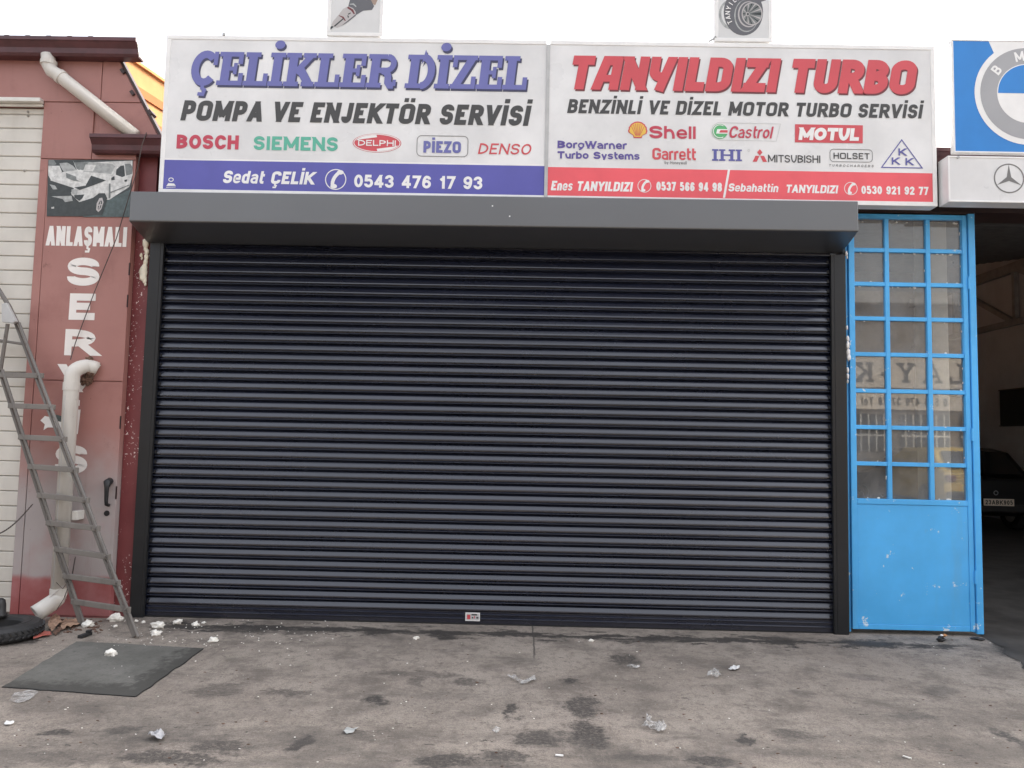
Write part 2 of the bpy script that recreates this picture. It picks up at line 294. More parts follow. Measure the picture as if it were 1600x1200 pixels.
# ------------------------------------------------------------------ mesh helpers
class MB:
    def __init__(s): s.v = []; s.f = []; s.mi = []; s.cur = 0
    def add(s, vs, fs):
        o = len(s.v); s.v += [Vector(v) for v in vs]
        for f in fs: s.f.append([i+o for i in f]); s.mi.append(s.cur)
        return s
    def box(s, x0, x1, y0, y1, z0, z1):
        vs = [(x, y, z) for z in (z0, z1) for y in (y0, y1) for x in (x0, x1)]
        return s.add(vs, [(0, 2, 3, 1), (4, 5, 7, 6), (0, 1, 5, 4), (2, 6, 7, 3), (0, 4, 6, 2), (1, 3, 7, 5)])
    def bar(s, a, b, w, h, up=(0, 0, 1)):
        a, b = Vector(a), Vector(b); d = (b-a).normalized(); x = d.cross(Vector(up)).normalized(); y = x.cross(d)
        vs = [p + x*sx*w/2 + y*sy*h/2 for p in (a, b) for sx, sy in ((-1, -1), (1, -1), (1, 1), (-1, 1))]
        return s.add(vs, [(0, 3, 2, 1), (4, 5, 6, 7), (0, 1, 5, 4), (1, 2, 6, 5), (2, 3, 7, 6), (3, 0, 4, 7)])
    def tube(s, pts, r, n=12, cap=True, inner=None):
        pts = [Vector(p) for p in pts]; rs = r if isinstance(r, (list, tuple)) else [r]*len(pts)
        rings = []; prev = None
        for i, p in enumerate(pts):
            d = (pts[min(i+1, len(pts)-1)]-pts[max(i-1, 0)]).normalized()
            if prev is None: x = d.orthogonal().normalized()
            else: x = (prev - d*prev.dot(d)).normalized()
            prev = x; y = d.cross(x)
            rings.append([p + (x*math.cos(2*math.pi*k/n)+y*math.sin(2*math.pi*k/n))*rs[i] for k in range(n)])
        vs = [v for g in rings for v in g]; fs = []
        for i in range(len(pts)-1):
            for k in range(n):
                fs.append((i*n+k, i*n+(k+1) % n, (i+1)*n+(k+1) % n, (i+1)*n+k))
        if cap: fs.append(tuple(reversed(range(n)))); fs.append(tuple((len(pts)-1)*n+k for k in range(n)))
        return s.add(vs, fs)
    def prism(s, poly, y0, y1):           # polygon in (x, z), thickness along y
        n = len(poly); vs = [(x, y0, z) for x, z in poly] + [(x, y1, z) for x, z in poly]
        fs = [tuple(range(n)), tuple(reversed(range(n, 2*n)))] + [(i, i+n, (i+1) % n+n, (i+1) % n) for i in range(n)]
        return s.add(vs, fs)
    def prism_x(s, poly, x0, x1):         # polygon in (y, z), extruded along x
        n = len(poly); vs = [(x0, y, z) for y, z in poly] + [(x1, y, z) for y, z in poly]
        fs = [tuple(range(n)), tuple(reversed(range(n, 2*n)))] + [(i, i+n, (i+1) % n+n, (i+1) % n) for i in range(n)]
        return s.add(vs, fs)
    def lathe(s, prof, c, axis='z', n=48):
        c = Vector(c); vs = []; k = len(prof)
        for i in range(n):
            a = 2*math.pi*i/n
            for r, h in prof:
                v = Vector((r*math.cos(a), r*math.sin(a), h)) if axis == 'z' else (Vector((h, r*math.cos(a), r*math.sin(a))) if axis == 'x' else Vector((r*math.cos(a), h, r*math.sin(a))))
                vs.append(c+v)
        fs = [(i*k+j, ((i+1) % n)*k+j, ((i+1) % n)*k+(j+1) % k, i*k+(j+1) % k) for i in range(n) for j in range(k)]
        return s.add(vs, fs)
    def build(s, name, mat, parent=None, bevel=0., smooth=False, auto=False):
        me = bpy.data.meshes.new(name); off = Vector((0, 0, 0))
        if parent is not None:
            q = parent
            while q is not None: off = off + q.location; q = q.parent
        me.from_pydata([tuple(v-off) for v in s.v], [], s.f); me.validate()
        ms = mat if isinstance(mat, (list, tuple)) else [mat]
        for x in ms: me.materials.append(M[x] if isinstance(x, str) else x)
        if len(ms) > 1:
            for p, i in zip(me.polygons, s.mi): p.material_index = i
        bm = bmesh.new(); bm.from_mesh(me); bmesh.ops.recalc_face_normals(bm, faces=bm.faces); bm.to_mesh(me); bm.free()
        o = bpy.data.objects.new(name, me); COL.objects.link(o); o.parent = parent
        if smooth:
            for p in me.polygons: p.use_smooth = True
        if bevel:
            b = o.modifiers.new('bevel', 'BEVEL'); b.width = bevel; b.segments = 2; b.limit_method = 'ANGLE'; b.angle_limit = R(40)
        return o
    def flat(s, name, mat, parent):       # printed faces: keep them facing as built
        me = bpy.data.meshes.new(name); off = parent.location if parent is not None else Vector()
        me.from_pydata([tuple(v-off) for v in s.v], [], s.f)
        ms = mat if isinstance(mat, (list, tuple)) else [mat]
        for x in ms: me.materials.append(M[x])
        if len(ms) > 1:
            for p, i in zip(me.polygons, s.mi): p.material_index = i
        o = bpy.data.objects.new(name, me); COL.objects.link(o); o.parent = parent; return o
def thing(name, label, cat, loc=(0, 0, 0), group=None):
    o = bpy.data.objects.new(name, None); COL.objects.link(o); o.location = loc; o.empty_display_size = .1
    tag(o, label, cat, group); return o
def tag(o, label, cat, group=None):
    o['label'] = label; o['category'] = cat
    if group: o['group'] = group
    return o
def kind(o, k): o['kind'] = k; return o

# ------------------------------------------------------------------ lettering: strokes in a unit-high box
def arc_path(pts, closed=False, rad=None, w=1., seg=7):
    """pts: (x, y[, 'r']) in 0..1; r marks a rounded corner; rad None = as round as it fits, else radius in cap heights"""
    out = []; n = len(pts)
    for i, p in enumerate(pts):
        v = Vector(p[:2])
        if len(p) < 3 or (not closed and i in (0, n-1)): out.append(v); continue
        a = Vector(pts[i-1][:2]); b = Vector(pts[(i+1) % n][:2])
        def trim(q):
            d = q-v; L = d.length
            full = .5 if (len(pts[(i-1) % n] if q is a else pts[(i+1) % n]) > 2) else .9
            if rad is None: t = L*full
            else:
                unit = rad/(w if abs(d.x) > abs(d.y) else 1.); t = min(L*full, unit)
            return v + d*(t/L)
        A, B = trim(a), trim(b); O = A+B-v
        for k in range(seg+1):
            th = math.pi/2*k/seg; out.append(O + (A-O)*math.cos(th) + (B-O)*math.sin(th))
    q = []
    for p in out:
        if not q or (p-q[-1]).length > 1e-4: q.append(p)
    return q
def strip(pts, t, closed, w, h=1., cut=True):
    """thick polyline -> list of quads"""
    if closed and (pts[0]-pts[-1]).length < 1e-4: pts = pts[:-1]
    n = len(pts); L = []; Rr = []
    for i in range(n):
        p = pts[i]
        d0 = (p-pts[i-1]).normalized() if (i > 0 or closed) else None
        d1 = (pts[(i+1) % n]-p).normalized() if (i < n-1 or closed) else None
        if d0 is None or d1 is None:
            d = d1 or d0; nn = Vector((-d.y, d.x)); e = -1 if d0 is None else 1
            a, b = p+nn*t/2, p-nn*t/2
            if cut and abs(d.y) > .25 and (abs(p.y-t/2) < .01 or abs(p.y-(h-t/2)) < .01):
                ty = 0 if p.y < h/2 else h
                a = a + d*((ty-a.y)/d.y); b = b + d*((ty-b.y)/d.y)
            elif cut and abs(d.x) > .9 and (abs(p.x-t/2) < .01 or abs(p.x-(w-t/2)) < .01):
                tx = 0 if p.x < w/2 else w
                a = a + d*((tx-a.x)/d.x); b = b + d*((tx-b.x)/d.x)
            L.append(a); Rr.append(b); continue
        nn = Vector((-d0.y-d1.y, d0.x+d1.x)); ln = nn.length
        if ln < .05: nn = Vector((-d0.y, d0.x)); k = 1
        else: nn /= ln; k = min(2.2, 1/max(.2, nn.dot(Vector((-d0.y, d0.x)))))
        L.append(p+nn*t/2*k); Rr.append(p-nn*t/2*k)
    qs = []
    for i in range(n if closed else n-1):
        j = (i+1) % n; qs.append([L[i], Rr[i], Rr[j], L[j]])
    return qs
r_ = 'r'
G = {  # width, list of (points, closed)
 'A': (.74, [([(0,0),(.46,1)],0), ([(1,0),(.54,1)],0), ([(.2,.26),(.8,.26)],0)]),
 'B': (.68, [([(0,0),(0,1)],0), ([(0,1),(.94,1,r_),(.94,.53,r_),(0,.53)],0), ([(0,.53),(1,.53,r_),(1,0,r_),(0,0)],0)]),
 'C': (.70, [([(1,.72),(1,1,r_),(0,1,r_),(0,0,r_),(1,0,r_),(1,.28)],0)]),
 'D': (.72, [([(0,0),(0,1)],0), ([(0,1),(1,1,r_),(1,0,r_),(0,0)],0)]),
 'E': (.60, [([(0,0),(0,1)],0), ([(0,1),(1,1)],0), ([(0,.52),(.92,.52)],0), ([(0,0),(1,0)],0)]),
 'F': (.58, [([(0,0),(0,1)],0), ([(0,1),(1,1)],0), ([(0,.5),(.9,.5)],0)]),
 'G': (.72, [([(1,.74),(1,1,r_),(0,1,r_),(0,0,r_),(1,0,r_),(1,.46),(.55,.46)],0)]),
 'H': (.70, [([(0,0),(0,1)],0), ([(1,0),(1,1)],0), ([(0,.52),(1,.52)],0)]),
 'I': (0, [([(.5,0),(.5,1)],0)]),
 'J': (.52, [([(1,1),(1,0,r_),(0,0,r_),(0,.26)],0)]),
 'K': (.72, [([(0,0),(0,1)],0), ([(0,.36),(.94,1)],0), ([(.3,.56),(1,0)],0)]),
 'L': (.56, [([(0,1),(0,0)],0), ([(0,0),(1,0)],0)]),
 'M': (.90, [([(0,0),(0,1)],0), ([(1,0),(1,1)],0), ([(.03,1),(.5,.12)],0), ([(.97,1),(.5,.12)],0)]),
 'N': (.74, [([(0,0),(0,1)],0), ([(1,0),(1,1)],0), ([(.02,1),(.98,0)],0)]),
 'O': (.76, [([(0,0,r_),(0,1,r_),(1,1,r_),(1,0,r_)],1)]),
 'P': (.66, [([(0,0),(0,1)],0), ([(0,1),(1,1,r_),(1,.42,r_),(0,.42)],0)]),
 'R': (.70, [([(0,0),(0,1)],0), ([(0,1),(.97,1,r_),(.97,.46,r_),(0,.46)],0), ([(.5,.46),(1,0)],0)]),
 'S': (.66, [([(.97,.76),(.97,1,r_),(0,1,r_),(0,.52,r_),(1,.52,r_),(1,0,r_),(0,0,r_),(0,.26)],0)]),
 'T': (.66, [([(.5,0),(.5,1)],0), ([(0,1),(1,1)],0)]),
 'U': (.70, [([(0,1),(0,0,r_),(1,0,r_),(1,1)],0)]),
 'V': (.74, [([(0,1),(.46,0)],0), ([(1,1),(.54,0)],0)]),
 'W': (1.0, [([(0,1),(.25,0)],0), ([(.5,1),(.25,0)],0), ([(.5,1),(.75,0)],0), ([(1,1),(.75,0)],0)]),
 'X': (.72, [([(0,1),(1,0)],0), ([(1,1),(0,0)],0)]),
 'Y': (.72, [([(0,1),(.5,.42)],0), ([(1,1),(.5,.42)],0), ([(.5,0),(.5,.48)],0)]),
 'Z': (.66, [([(0,1),(1,1)],0), ([(0,0),(1,0)],0), ([(1,1),(0,0)],0)]),
 '0': (.56, [([(0,0,r_),(0,1,r_),(1,1,r_),(1,0,r_)],1)]),
 '1': (.40, [([(.85,0),(.85,1)],0), ([(.8,.93),(0,.70)],0)]),
 '2': (.56, [([(0,.70),(0,1,r_),(1,1,r_),(1,.55,r_),(0,.04)],0), ([(0,0),(1,0)],0)]),
 '3': (.56, [([(0,.75),(0,1,r_),(.95,1,r_),(.95,.53,r_),(.38,.53)],0), ([(.38,.53),(1,.53,r_),(1,0,r_),(0,0,r_),(0,.25)],0)]),
 '4': (.58, [([(.74,0),(.74,1)],0), ([(.70,1),(0,.28)],0), ([(0,.24),(1,.24)],0)]),
 '5': (.56, [([(.95,1),(.1,1)],0), ([(.1,1),(.04,.46)],0), ([(.04,.5),(.1,.62,r_),(1,.62,r_),(1,0,r_),(0,0,r_),(0,.25)],0)]),
 '6': (.56, [([(0,0,r_),(0,.58,r_),(1,.58,r_),(1,0,r_)],1), ([(.98,.76),(.98,1,r_),(0,1,r_),(0,.25)],0)]),
 '7': (.54, [([(0,1),(1,1)],0), ([(1,1),(.3,0)],0)]),
 '8': (.56, [([(.04,.53,r_),(.04,1,r_),(.96,1,r_),(.96,.53,r_)],1), ([(0,0,r_),(0,.53,r_),(1,.53,r_),(1,0,r_)],1)]),
 '9': (.56, [([(0,.42,r_),(0,1,r_),(1,1,r_),(1,.42,r_)],1), ([(1,.75),(1,0,r_),(.02,0,r_),(.02,.24)],0)]),
 '-': (.34, [([(0,.40),(1,.40)],0)]), '.': (0, []), ' ': (.34, []),
 'a': (.54, [([(.05,.58),(.05,.72,r_),(1,.72,r_),(1,0)],0), ([(1,.42),(0,.42,r_),(0,0,r_),(1,0,r_),(1,.2)],0)]),
 'b': (.56, [([(0,0),(0,1)],0), ([(0,0,r_),(0,.72,r_),(1,.72,r_),(1,0,r_)],1)]),
 'c': (.50, [([(1,.52),(1,.72,r_),(0,.72,r_),(0,0,r_),(1,0,r_),(1,.2)],0)]),
 'd': (.56, [([(1,0),(1,1)],0), ([(0,0,r_),(0,.72,r_),(1,.72,r_),(1,0,r_)],1)]),
 'e': (.54, [([(.05,.34),(1,.34),(1,.72,r_),(0,.72,r_),(0,0,r_),(1,0,r_),(1,.14)],0)]),
 'g': (.56, [([(0,0,r_),(0,.72,r_),(1,.72,r_),(1,0,r_)],1), ([(1,.72),(1,-.26,r_),(.05,-.26)],0)]),
 'h': (.54, [([(0,0),(0,1)],0), ([(0,.4),(0,.72,r_),(1,.72,r_),(1,0)],0)]),
 'i': (0, [([(.5,0),(.5,.76)],0)]), 'l': (0, [([(.5,0),(.5,1)],0)]),
 'm': (.84, [([(0,0),(0,.76)],0), ([(0,.4),(0,.72,r_),(.5,.72,r_),(.5,0)],0), ([(.5,.4),(.5,.72,r_),(1,.72,r_),(1,0)],0)]),
 'n': (.54, [([(0,0),(0,.76)],0), ([(0,.4),(0,.72,r_),(1,.72,r_),(1,0)],0)]),
 'o': (.56, [([(0,0,r_),(0,.72,r_),(1,.72,r_),(1,0,r_)],1)]),
 'r': (.36, [([(0,0),(0,.76)],0), ([(0,.35),(0,.72,r_),(1,.72)],0)]),
 's': (.50, [([(.97,.58),(.97,.72,r_),(0,.72,r_),(0,.38,r_),(1,.38,r_),(1,0,r_),(0,0,r_),(0,.16)],0)]),
 't': (.36, [([(.25,1),(.25,0,r_),(1,0)],0), ([(-.15,.72),(1,.72)],0)]),
 'u': (.54, [([(0,.76),(0,0,r_),(1,0,r_),(1,.3)],0), ([(1,.76),(1,0)],0)]),
 'w': (.78, [([(0,.76),(.25,0)],0), ([(.5,.76),(.25,0)],0), ([(.5,.76),(.75,0)],0), ([(1,.76),(.75,0)],0)]),
 'y': (.56, [([(0,.76),(.5,0)],0), ([(1,.76),(.38,-.28)],0)]),
}
BASE = {'Ç': 'C', 'Ş': 'S', 'İ': 'I', 'Ö': 'O'}
def glyph(ch, k, t, rad):
    b = BASE.get(ch, ch); gw, strokes = G[b]
    w = t if gw == 0 else max(gw*k, t*1.6)
    if b == '.': return t, [[Vector((0, 0)), Vector((t, 0)), Vector((t, t)), Vector((0, t))]]
    out = []
    low = b.islower() and b not in 'bdhlt'
    for s_i, (pts, cl) in enumerate(strokes):
        ps = [Vector((t/2 + p.x*(w-t) if gw else t/2, t/2 + p.y*(1-t))) for p in arc_path(pts, cl, rad, max(w-t, .05))]
        q = strip(ps, t, cl, w, 1.)
        if low and b != 'g':      # flat terminals at x-height
            pass
        out += [(s_i, x) for x in q]
    n = len(strokes)
    def rect(x0, x1, y0, y1): return (n, [Vector((x0, y0)), Vector((x1, y0)), Vector((x1, y1)), Vector((x0, y1))])
    if ch == 'İ' or b == 'i':
        y = 1.10 if ch == 'İ' else .86
        out.append(rect(0, w, y, y+t*.85))
    if ch == 'Ö':
        out += [rect(w/2-t*1.05, w/2-t*.2, 1.08, 1.08+t*.8), rect(w/2+t*.2, w/2+t*1.05, 1.08, 1.08+t*.8)]
    if ch in 'ÇŞ':
        for x in strip([Vector((w/2, .02)), Vector((w/2, -.10)), Vector((w/2+t*.45, -.14)), Vector((w/2+t*.3, -.27)), Vector((w/2-t*.6, -.27))], t*.55, False, w, 1, False): out.append((n, x))
    return w, out
# slab-serif capitals
def slab(ch, k, t, rad=None):
    b = BASE.get(ch, ch); s = .14; e = .09*k; out = []; z = [0]
    def rect(x0, x1, y0, y1): out.append((z[0], [Vector((x0, y0)), Vector((x1, y0)), Vector((x1, y1)), Vector((x0, y1))])); z[0] += 1
    def stroke(pts, tt, cl=False):
        for q in strip([Vector(p) for p in pts], tt, cl, 9, 9, False): out.append((z[0], q))
        z[0] += 1
    W = {'C': .74, 'E': .72, 'L': .68, 'I': 0, 'K': .86, 'R': .84, 'D': .80, 'Z': .70, 'H': .9, 'M': 1.02, 'T': .8, 'Y': .84, 'A': .84}[b]*k
    if b == 'I': W = t+2*e
    x1 = e+t
    if b in 'EL': rect(e, x1, 0, 1); rect(0, W, 0, s); rect(W-.13, W, 0, .37)
    if b == 'E': rect(0, W-.05, 1-s, 1); rect(W-.18, W-.05, .64, 1); rect(x1, x1+.14*k, .44, .56); rect(x1+.10*k, x1+.2*k, .33, .67)
    if b == 'L': rect(0, x1+e, 1-s, 1)
    if b == 'I': rect(e, x1, 0, 1); rect(0, W, 0, s); rect(0, W, 1-s, 1)
    if b == 'H': rect(e, x1, 0, 1); rect(W-x1, W-e, 0, 1); rect(x1, W-x1, .43, .57); [rect(a, a+t+2*e, y, y+s) for a in (0, W-t-2*e) for y in (0, 1-s)]
    if b in 'KRD': rect(e, x1, 0, 1)
    if b in 'KR': rect(0, x1+e, 0, s)
    if b == 'K':
        rect(0, x1+e, 1-s, 1); stroke([(x1-.02, .40), (W-.16, .93)], t*.72); stroke([(x1+.07, .56), (W-.15, .06)], t*.95)
        rect(W-.38*k, W-.02, 1-s, 1); rect(W-.36*k, W, 0, s)
    if b == 'R':
        p = [(e, 1-.075), (x1+.2*k, 1-.075)] + [(x1+.2*k+.185*k*math.sin(a), .72+.205*math.cos(a)) for a in [math.pi*i/10 for i in range(1, 10)]] + [(x1+.2*k, .515), (x1, .515)]
        rect(0, x1+.2*k, 1-s, 1); stroke(p[1:], t*.66)
        stroke([(x1+.1*k, .50), (x1+.22*k, .46), (x1+.27*k, .34), (x1+.28*k, .16), (x1+.34*k, .07), (W-.06, .07)], t*.78); rect(W-.09, W, .05, .24)
    if b == 'D':
        rect(0, x1+.18*k, 0, s); rect(0, x1+.18*k, 1-s, 1)
        stroke([(x1+.1*k, .93)] + [(x1+.1*k+(W-x1-.1*k-t*.42)*math.sin(a), .5+.43*math.cos(a)) for a in [math.pi*i/14 for i in range(0, 15)]] + [(x1+.1*k, .07)], t*.84)
    if b == 'Z': rect(.02, W, 1-s, 1); rect(0, W, 0, s); stroke([(W-.15, .93), (.15, .07)], t*.9); rect(.02, .15, .64, 1); rect(W-.13, W, 0, .37)
    if b == 'C':
        cx, rx = W*.52, W*.52-t*.45
        a0 = [math.radians(a) for a in range(42, 327, 12)]
        stroke([(cx+rx*math.cos(a), .5+.42*math.sin(a)) for a in a0], t*.9); rect(W-.14, W-.02, .60, 1)
    if b == 'M': rect(e, x1, 0, 1); rect(W-x1, W-e, 0, 1); stroke([(x1-.05, .95), (W/2, .1)], t*.8); stroke([(W-x1+.05, .95), (W/2, .1)], t*.8); [rect(a, a+t+2*e, y, y+s) for a in (0, W-t-2*e) for y in (0, 1-s)]
    if b == 'T': rect(W/2-t/2, W/2+t/2, 0, 1); rect(0, W, 1-s, 1); rect(W/2-t/2-e, W/2+t/2+e, 0, s); rect(0, .1, .68, 1); rect(W-.1, W, .68, 1)
    if b == 'Y': stroke([(.16, .95), (W/2, .46)], t*.95); stroke([(W-.16, .95), (W/2, .46)], t*.7); rect(W/2-t/2, W/2+t/2, 0, .5); rect(0, .36*k, 1-s, 1); rect(W-.34*k, W, 1-s, 1); rect(W/2-t/2-e, W/2+t/2+e, 0, s)
    if b == 'A': stroke([(.13, .04), (W*.5, .97)], t*.6); stroke([(W-.15, .04), (W*.5, .97)], t); rect(W*.25, W*.7, .28, .28+s); rect(0, .34*k, 0, s); rect(W-.38*k, W, 0, s)
    if ch == 'İ':
        z[0] += 1; out.append((z[0], [Vector((W/2+.6*t*math.cos(i*math.pi/8), 1.24+.13*math.sin(i*math.pi/8)*1.0)) for i in range(16)]))
    if ch == 'Ç':
        stroke([(W*.52, .06), (W*.52, -.10), (W*.62, -.15), (W*.58, -.28), (W*.38, -.27)], t*.42)
    return W, out
def text(mb, s, x0, z0, x1, z1, y, t=.2, rad=None, shear=0., gap=.14, fn=glyph, dz=0., face=1, sp=.34):
    """lay string s between x0 and x1 on the plane at y, baseline z0, cap height z1-z0; face=1 faces -y, -1 faces +y"""
    mbs = mb if isinstance(mb, list) else None
    if mbs is not None: mb = MB(); mbs.append(mb)
    h = abs(z1-z0); total = abs(x1-x0)/h - shear
    def width(k):
        a = 0
        for c in s: a += (sp*k if c == ' ' else fn(c, k, t, rad)[0]) + gap*k
        return a-gap*k
    lo, hi = .2, 4.
    for _ in range(30):
        k = (lo+hi)/2
        if width(k) < total: lo = k
        else: hi = k
    u = 0; sgn = 1 if x1 > x0 else -1
    for c in s:
        if c == ' ':
            u += (sp+gap)*k
            if mbs is not None: mb = MB(); mbs.append(mb)
            continue
        gw, polys = fn(c, k, t*(.76 if c in 'eags' else .90) if c.islower() else t, rad)
        for layer, q in polys if polys and isinstance(polys[0], tuple) else [(0, p) for p in polys]:
            mb.add([(x0 + sgn*(u+p.x+shear*p.y)*h, y-face*(.0001*layer+dz), z0+p.y*h) for p in q], [tuple(range(len(q))) if sgn*face > 0 else tuple(reversed(range(len(q))))])
        u += gw+gap*k
def tpx(mb, s, lb, rt, y, **kw):
    """text measured on the photo: left end of the baseline and right end of the cap line, both on the sign plane"""
    a, b = PY(*lb, y), PY(*rt, y); text(mb, s, a.x, a.z, b.x, b.z, y, **kw)
def poly(mb, pts, y): mb.add([(p[0], y, p[1]) for p in pts], [tuple(range(len(pts)))])
def ell(cx, cz, rx, rz, n=40, a0=0, a1=360): return [(cx+rx*math.cos(R(a0+(a1-a0)*i/n)), cz+rz*math.sin(R(a0+(a1-a0)*i/n))) for i in range(n if a1-a0 == 360 else n+1)]
def ring(mb, pts, t, y, closed=True):
    for q in strip([Vector(p) for p in pts], t, closed, 9, 9, False): poly(mb, q, y)
def rrect(x0, x1, z0, z1, r, n=6):
    out = []
    for cx, cz, a in ((x1-r, z1-r, 0), (x0+r, z1-r, 90), (x0+r, z0+r, 180), (x1-r, z0+r, 270)):
        out += [(cx+r*math.cos(R(a+90*i/n)), cz+r*math.sin(R(a+90*i/n))) for i in range(n+1)]
    return out
def XZ(px, py, y): p = PY(px, py, y); return (p.x, p.z)

# ================================================================== THE SETTING
g = MB(); g.add([(-70, -60, 0), (70, -60, 0), (70, 70, 0), (-70, 70, 0)], [(0, 1, 2, 3)])
kind(g.build('ground', 'ground'), 'structure')
fl = MB(); fp = [PZ(*p, .004) for p in ((1534, 993), (1562, 1010), (1600, 1043), (1690, 1110))]  # dark sheet for the shaded bay floor, edge drawn along the threshold shadow
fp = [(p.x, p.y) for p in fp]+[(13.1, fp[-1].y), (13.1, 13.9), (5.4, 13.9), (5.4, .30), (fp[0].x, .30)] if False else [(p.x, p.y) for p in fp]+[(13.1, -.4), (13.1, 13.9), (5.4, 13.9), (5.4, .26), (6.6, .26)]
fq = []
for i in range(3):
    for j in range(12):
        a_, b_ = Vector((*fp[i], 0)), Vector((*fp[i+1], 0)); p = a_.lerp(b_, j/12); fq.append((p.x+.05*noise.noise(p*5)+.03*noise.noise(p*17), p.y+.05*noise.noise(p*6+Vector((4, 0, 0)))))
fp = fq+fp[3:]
fl.add([(x, y, .004) for x, y in fp], [tuple(range(len(fp)))]); kind(fl.build('workshop_floor_shade', 'oilfloor_shade'), 'structure')
hp = [PZ(*p) for p in ((120, 1003), (318, 1014), (212, 1089), (4, 1074))]
h = MB(); n4 = [(p.x, p.y) for p in hp]
edge = []
for i in range(4):
    a_, b_ = Vector((*n4[i], 0)), Vector((*n4[(i+1) % 4], 0)); t_ = (b_-a_).normalized(); t_ = Vector((-t_.y, t_.x, 0))
    for j in range(26): p = a_.lerp(b_, j/26); edge.append(p+t_*(.010*noise.noise(p*7)+.006*noise.noise(p*31)))
ne = len(edge); h.add([(p.x, p.y, .0005) for p in edge]+[(p.x, p.y, .005) for p in edge], [tuple(range(ne, 2*ne))]+[(i, (i+1) % ne, (i+1) % ne+ne, i+ne) for i in range(ne)])
hr = thing('ground_hatch', 'dark grey-green rectangular slab set in the concrete below the ladder', 'hatch', (n4[3][0], n4[3][1], 0))
h.build('slab', 'hatch', hr)
lip = MB()
for i in range(26, 78):
    a_, b_ = edge[i], edge[(i+1) % ne]; w_ = .004+.007*abs(noise.noise(a_*9)); lip.bar((a_.x, a_.y, .0025), (b_.x, b_.y, .0025), w_*2, .004)
lip.build('rim', 'dark', hr)

# ------------------------------------------------------------------ red workshop on the left
YW = -.10
rw = thing('workshop_building', 'faded red metal clad workshop beside the ladder, with cream sectional door', 'building', (-.5, 0, 0), None)
wl = MB()
wl.prism([(-.905, 0), (-.135, 0), (-.135, 3.7), (.10, 3.72), (-.345, 4.50), (-7, 4.50), (-7, 4.05), (-.905, 4.05)], YW+.012, YW+.05)
wl.box(-7, -6.8, .0605, 3, 0, 4.4); wl.box(-7, -.3, 2.9, 3.0, 0, 3.6); wl.box(-.36, -.25, .0605, 2.9, 0, 3.6)
wl.box(-.903, -.137, YW+.0505, YW+.17, 0, 3.69); wl.box(-.136, .008, .0305, .095, 0, 3.70); wl.box(-7, -.40, YW+.0505, YW+.16, 4.04, 4.40); wl.box(-7, -.903, .0305, .06, 0, 4.1)
wl.build('wall', 'redwall', rw)
# sheet panels fixed on the pillar, thin dark joints between them
def panel(pts, t=.012, mat='redwall'): return MB().prism(pts, YW, YW+.0115).build('wall_panel', mat, rw, bevel=.003)
panel([(-.828, 1.826), (-.128, 1.826), (-.128, 3.60), (-.833, 3.60)])
panel([(-.828, .015), (-.128, .015), (-.128, 1.818), (-.828, 1.818)])
panel([(-.90, .015), (-.834, .015), (-.834, 3.60), (-.90, 3.60)])
panel([(-.90, 3.606), (-.49, 3.606), (-.49, 4.07), (-.90, 4.07)])
panel([(-.484, 3.606), (-.128, 3.606), (-.128, 3.66), (-.484, 3.66)])
panel([(-.44, 3.78), (.055, 3.78), (-.11, 4.075), (-.44, 4.075)])
panel([(-.44, 4.081), (-.115, 4.081), (-.335, 4.47), (-.44, 4.47)])
panel([(-4.0, 4.078), (-.446, 4.078), (-.446, 4.47), (-4.0, 4.47)])
# dark red return between pillar and shutter
MB().prism([(-.134, 0), (.01, 0), (.01, 3.68), (-.134, 3.68)], -.022, .03).build('jamb', 'jamb', rw)
# roof with ribbed edge
zg = PY(212, 58, -.245).z; xg = PY(212, 60, -.245).x
rf = MB(); rf.prism([(-7, 4.501), (-.346, 4.501), (.101, 3.721), (.118, 3.73), (-.335, 4.515), (-7, 4.515)], YW-.01, YW+.055)
for px, py in ((192, 112), (207, 146), (235, 176)):
    x, z = XZ(px, py, YW); rf.prism([(x-.018, z+.007), (x+.007, z-.025), (x+.026, z-.010), (x+.002, z+.023)], YW-.02, YW+.06)
for i in range(14): rf.prism([(xg-.37-.168*i+a_, zg+b_) for a_, b_ in ((-.03, -.01), (.03, -.01), (.018, .012), (-.018, .012))], YW-.13, YW+.05)
rf.build('roof', 'brown', rw)
def gutter(x0, x1, y0, zt, parent, mat, end=None):
    pr = [(y0, zt-.135), (y0-.085, zt-.135), (y0-.10, zt-.115), (y0-.105, zt-.075), (y0-.135, zt-.035), (y0-.145, zt-.03), (y0-.145, zt), (y0-.130, zt),
          (y0-.130, zt-.022), (y0-.09, zt-.07), (y0-.085, zt-.12), (y0-.012, zt-.12), (y0-.012, zt), (y0, zt)]
    gm = MB(); gm.prism_x(pr, x0, x1); o = gm.build('gutter', mat, parent, bevel=.002)
    return o
ug = gutter(-7, xg, YW, zg, rw, 'maroon')
MB().prism_x([(YW-.02, zg-.125), (YW-.085, zg-.125), (YW-.10, zg-.09), (YW-.125, zg-.03), (YW-.02, zg-.01)], xg+.001, xg+.006).build('end_cap', 'trimwhite', ug)
# upper downpipe, slanting into the lower gutter
a = PY(75, 88, -.165); a.z = zg-.115; b = PY(76, 101, -.165); c = PY(91, 117, -.165); d = PY(211, 212, -.135)
dp = MB(); dp.tube([a, b.lerp(a, .2), b, b.lerp(c, .5)+Vector((-.012, 0, -.012)), c, d], .052, 20)
dpo = dp.build('downpipe', 'pvc', rw, smooth=True)
MB().tube([b+Vector((0, 0, .028)), b+Vector((0, 0, -.004))], .061, 20).build('pipe_collar', 'pvc', dpo, smooth=False)
dd = (d-c).normalized(); MB().tube([c+dd*.01, c+dd*.045], .0585, 20).build('pipe_collar', 'pvc', dpo)
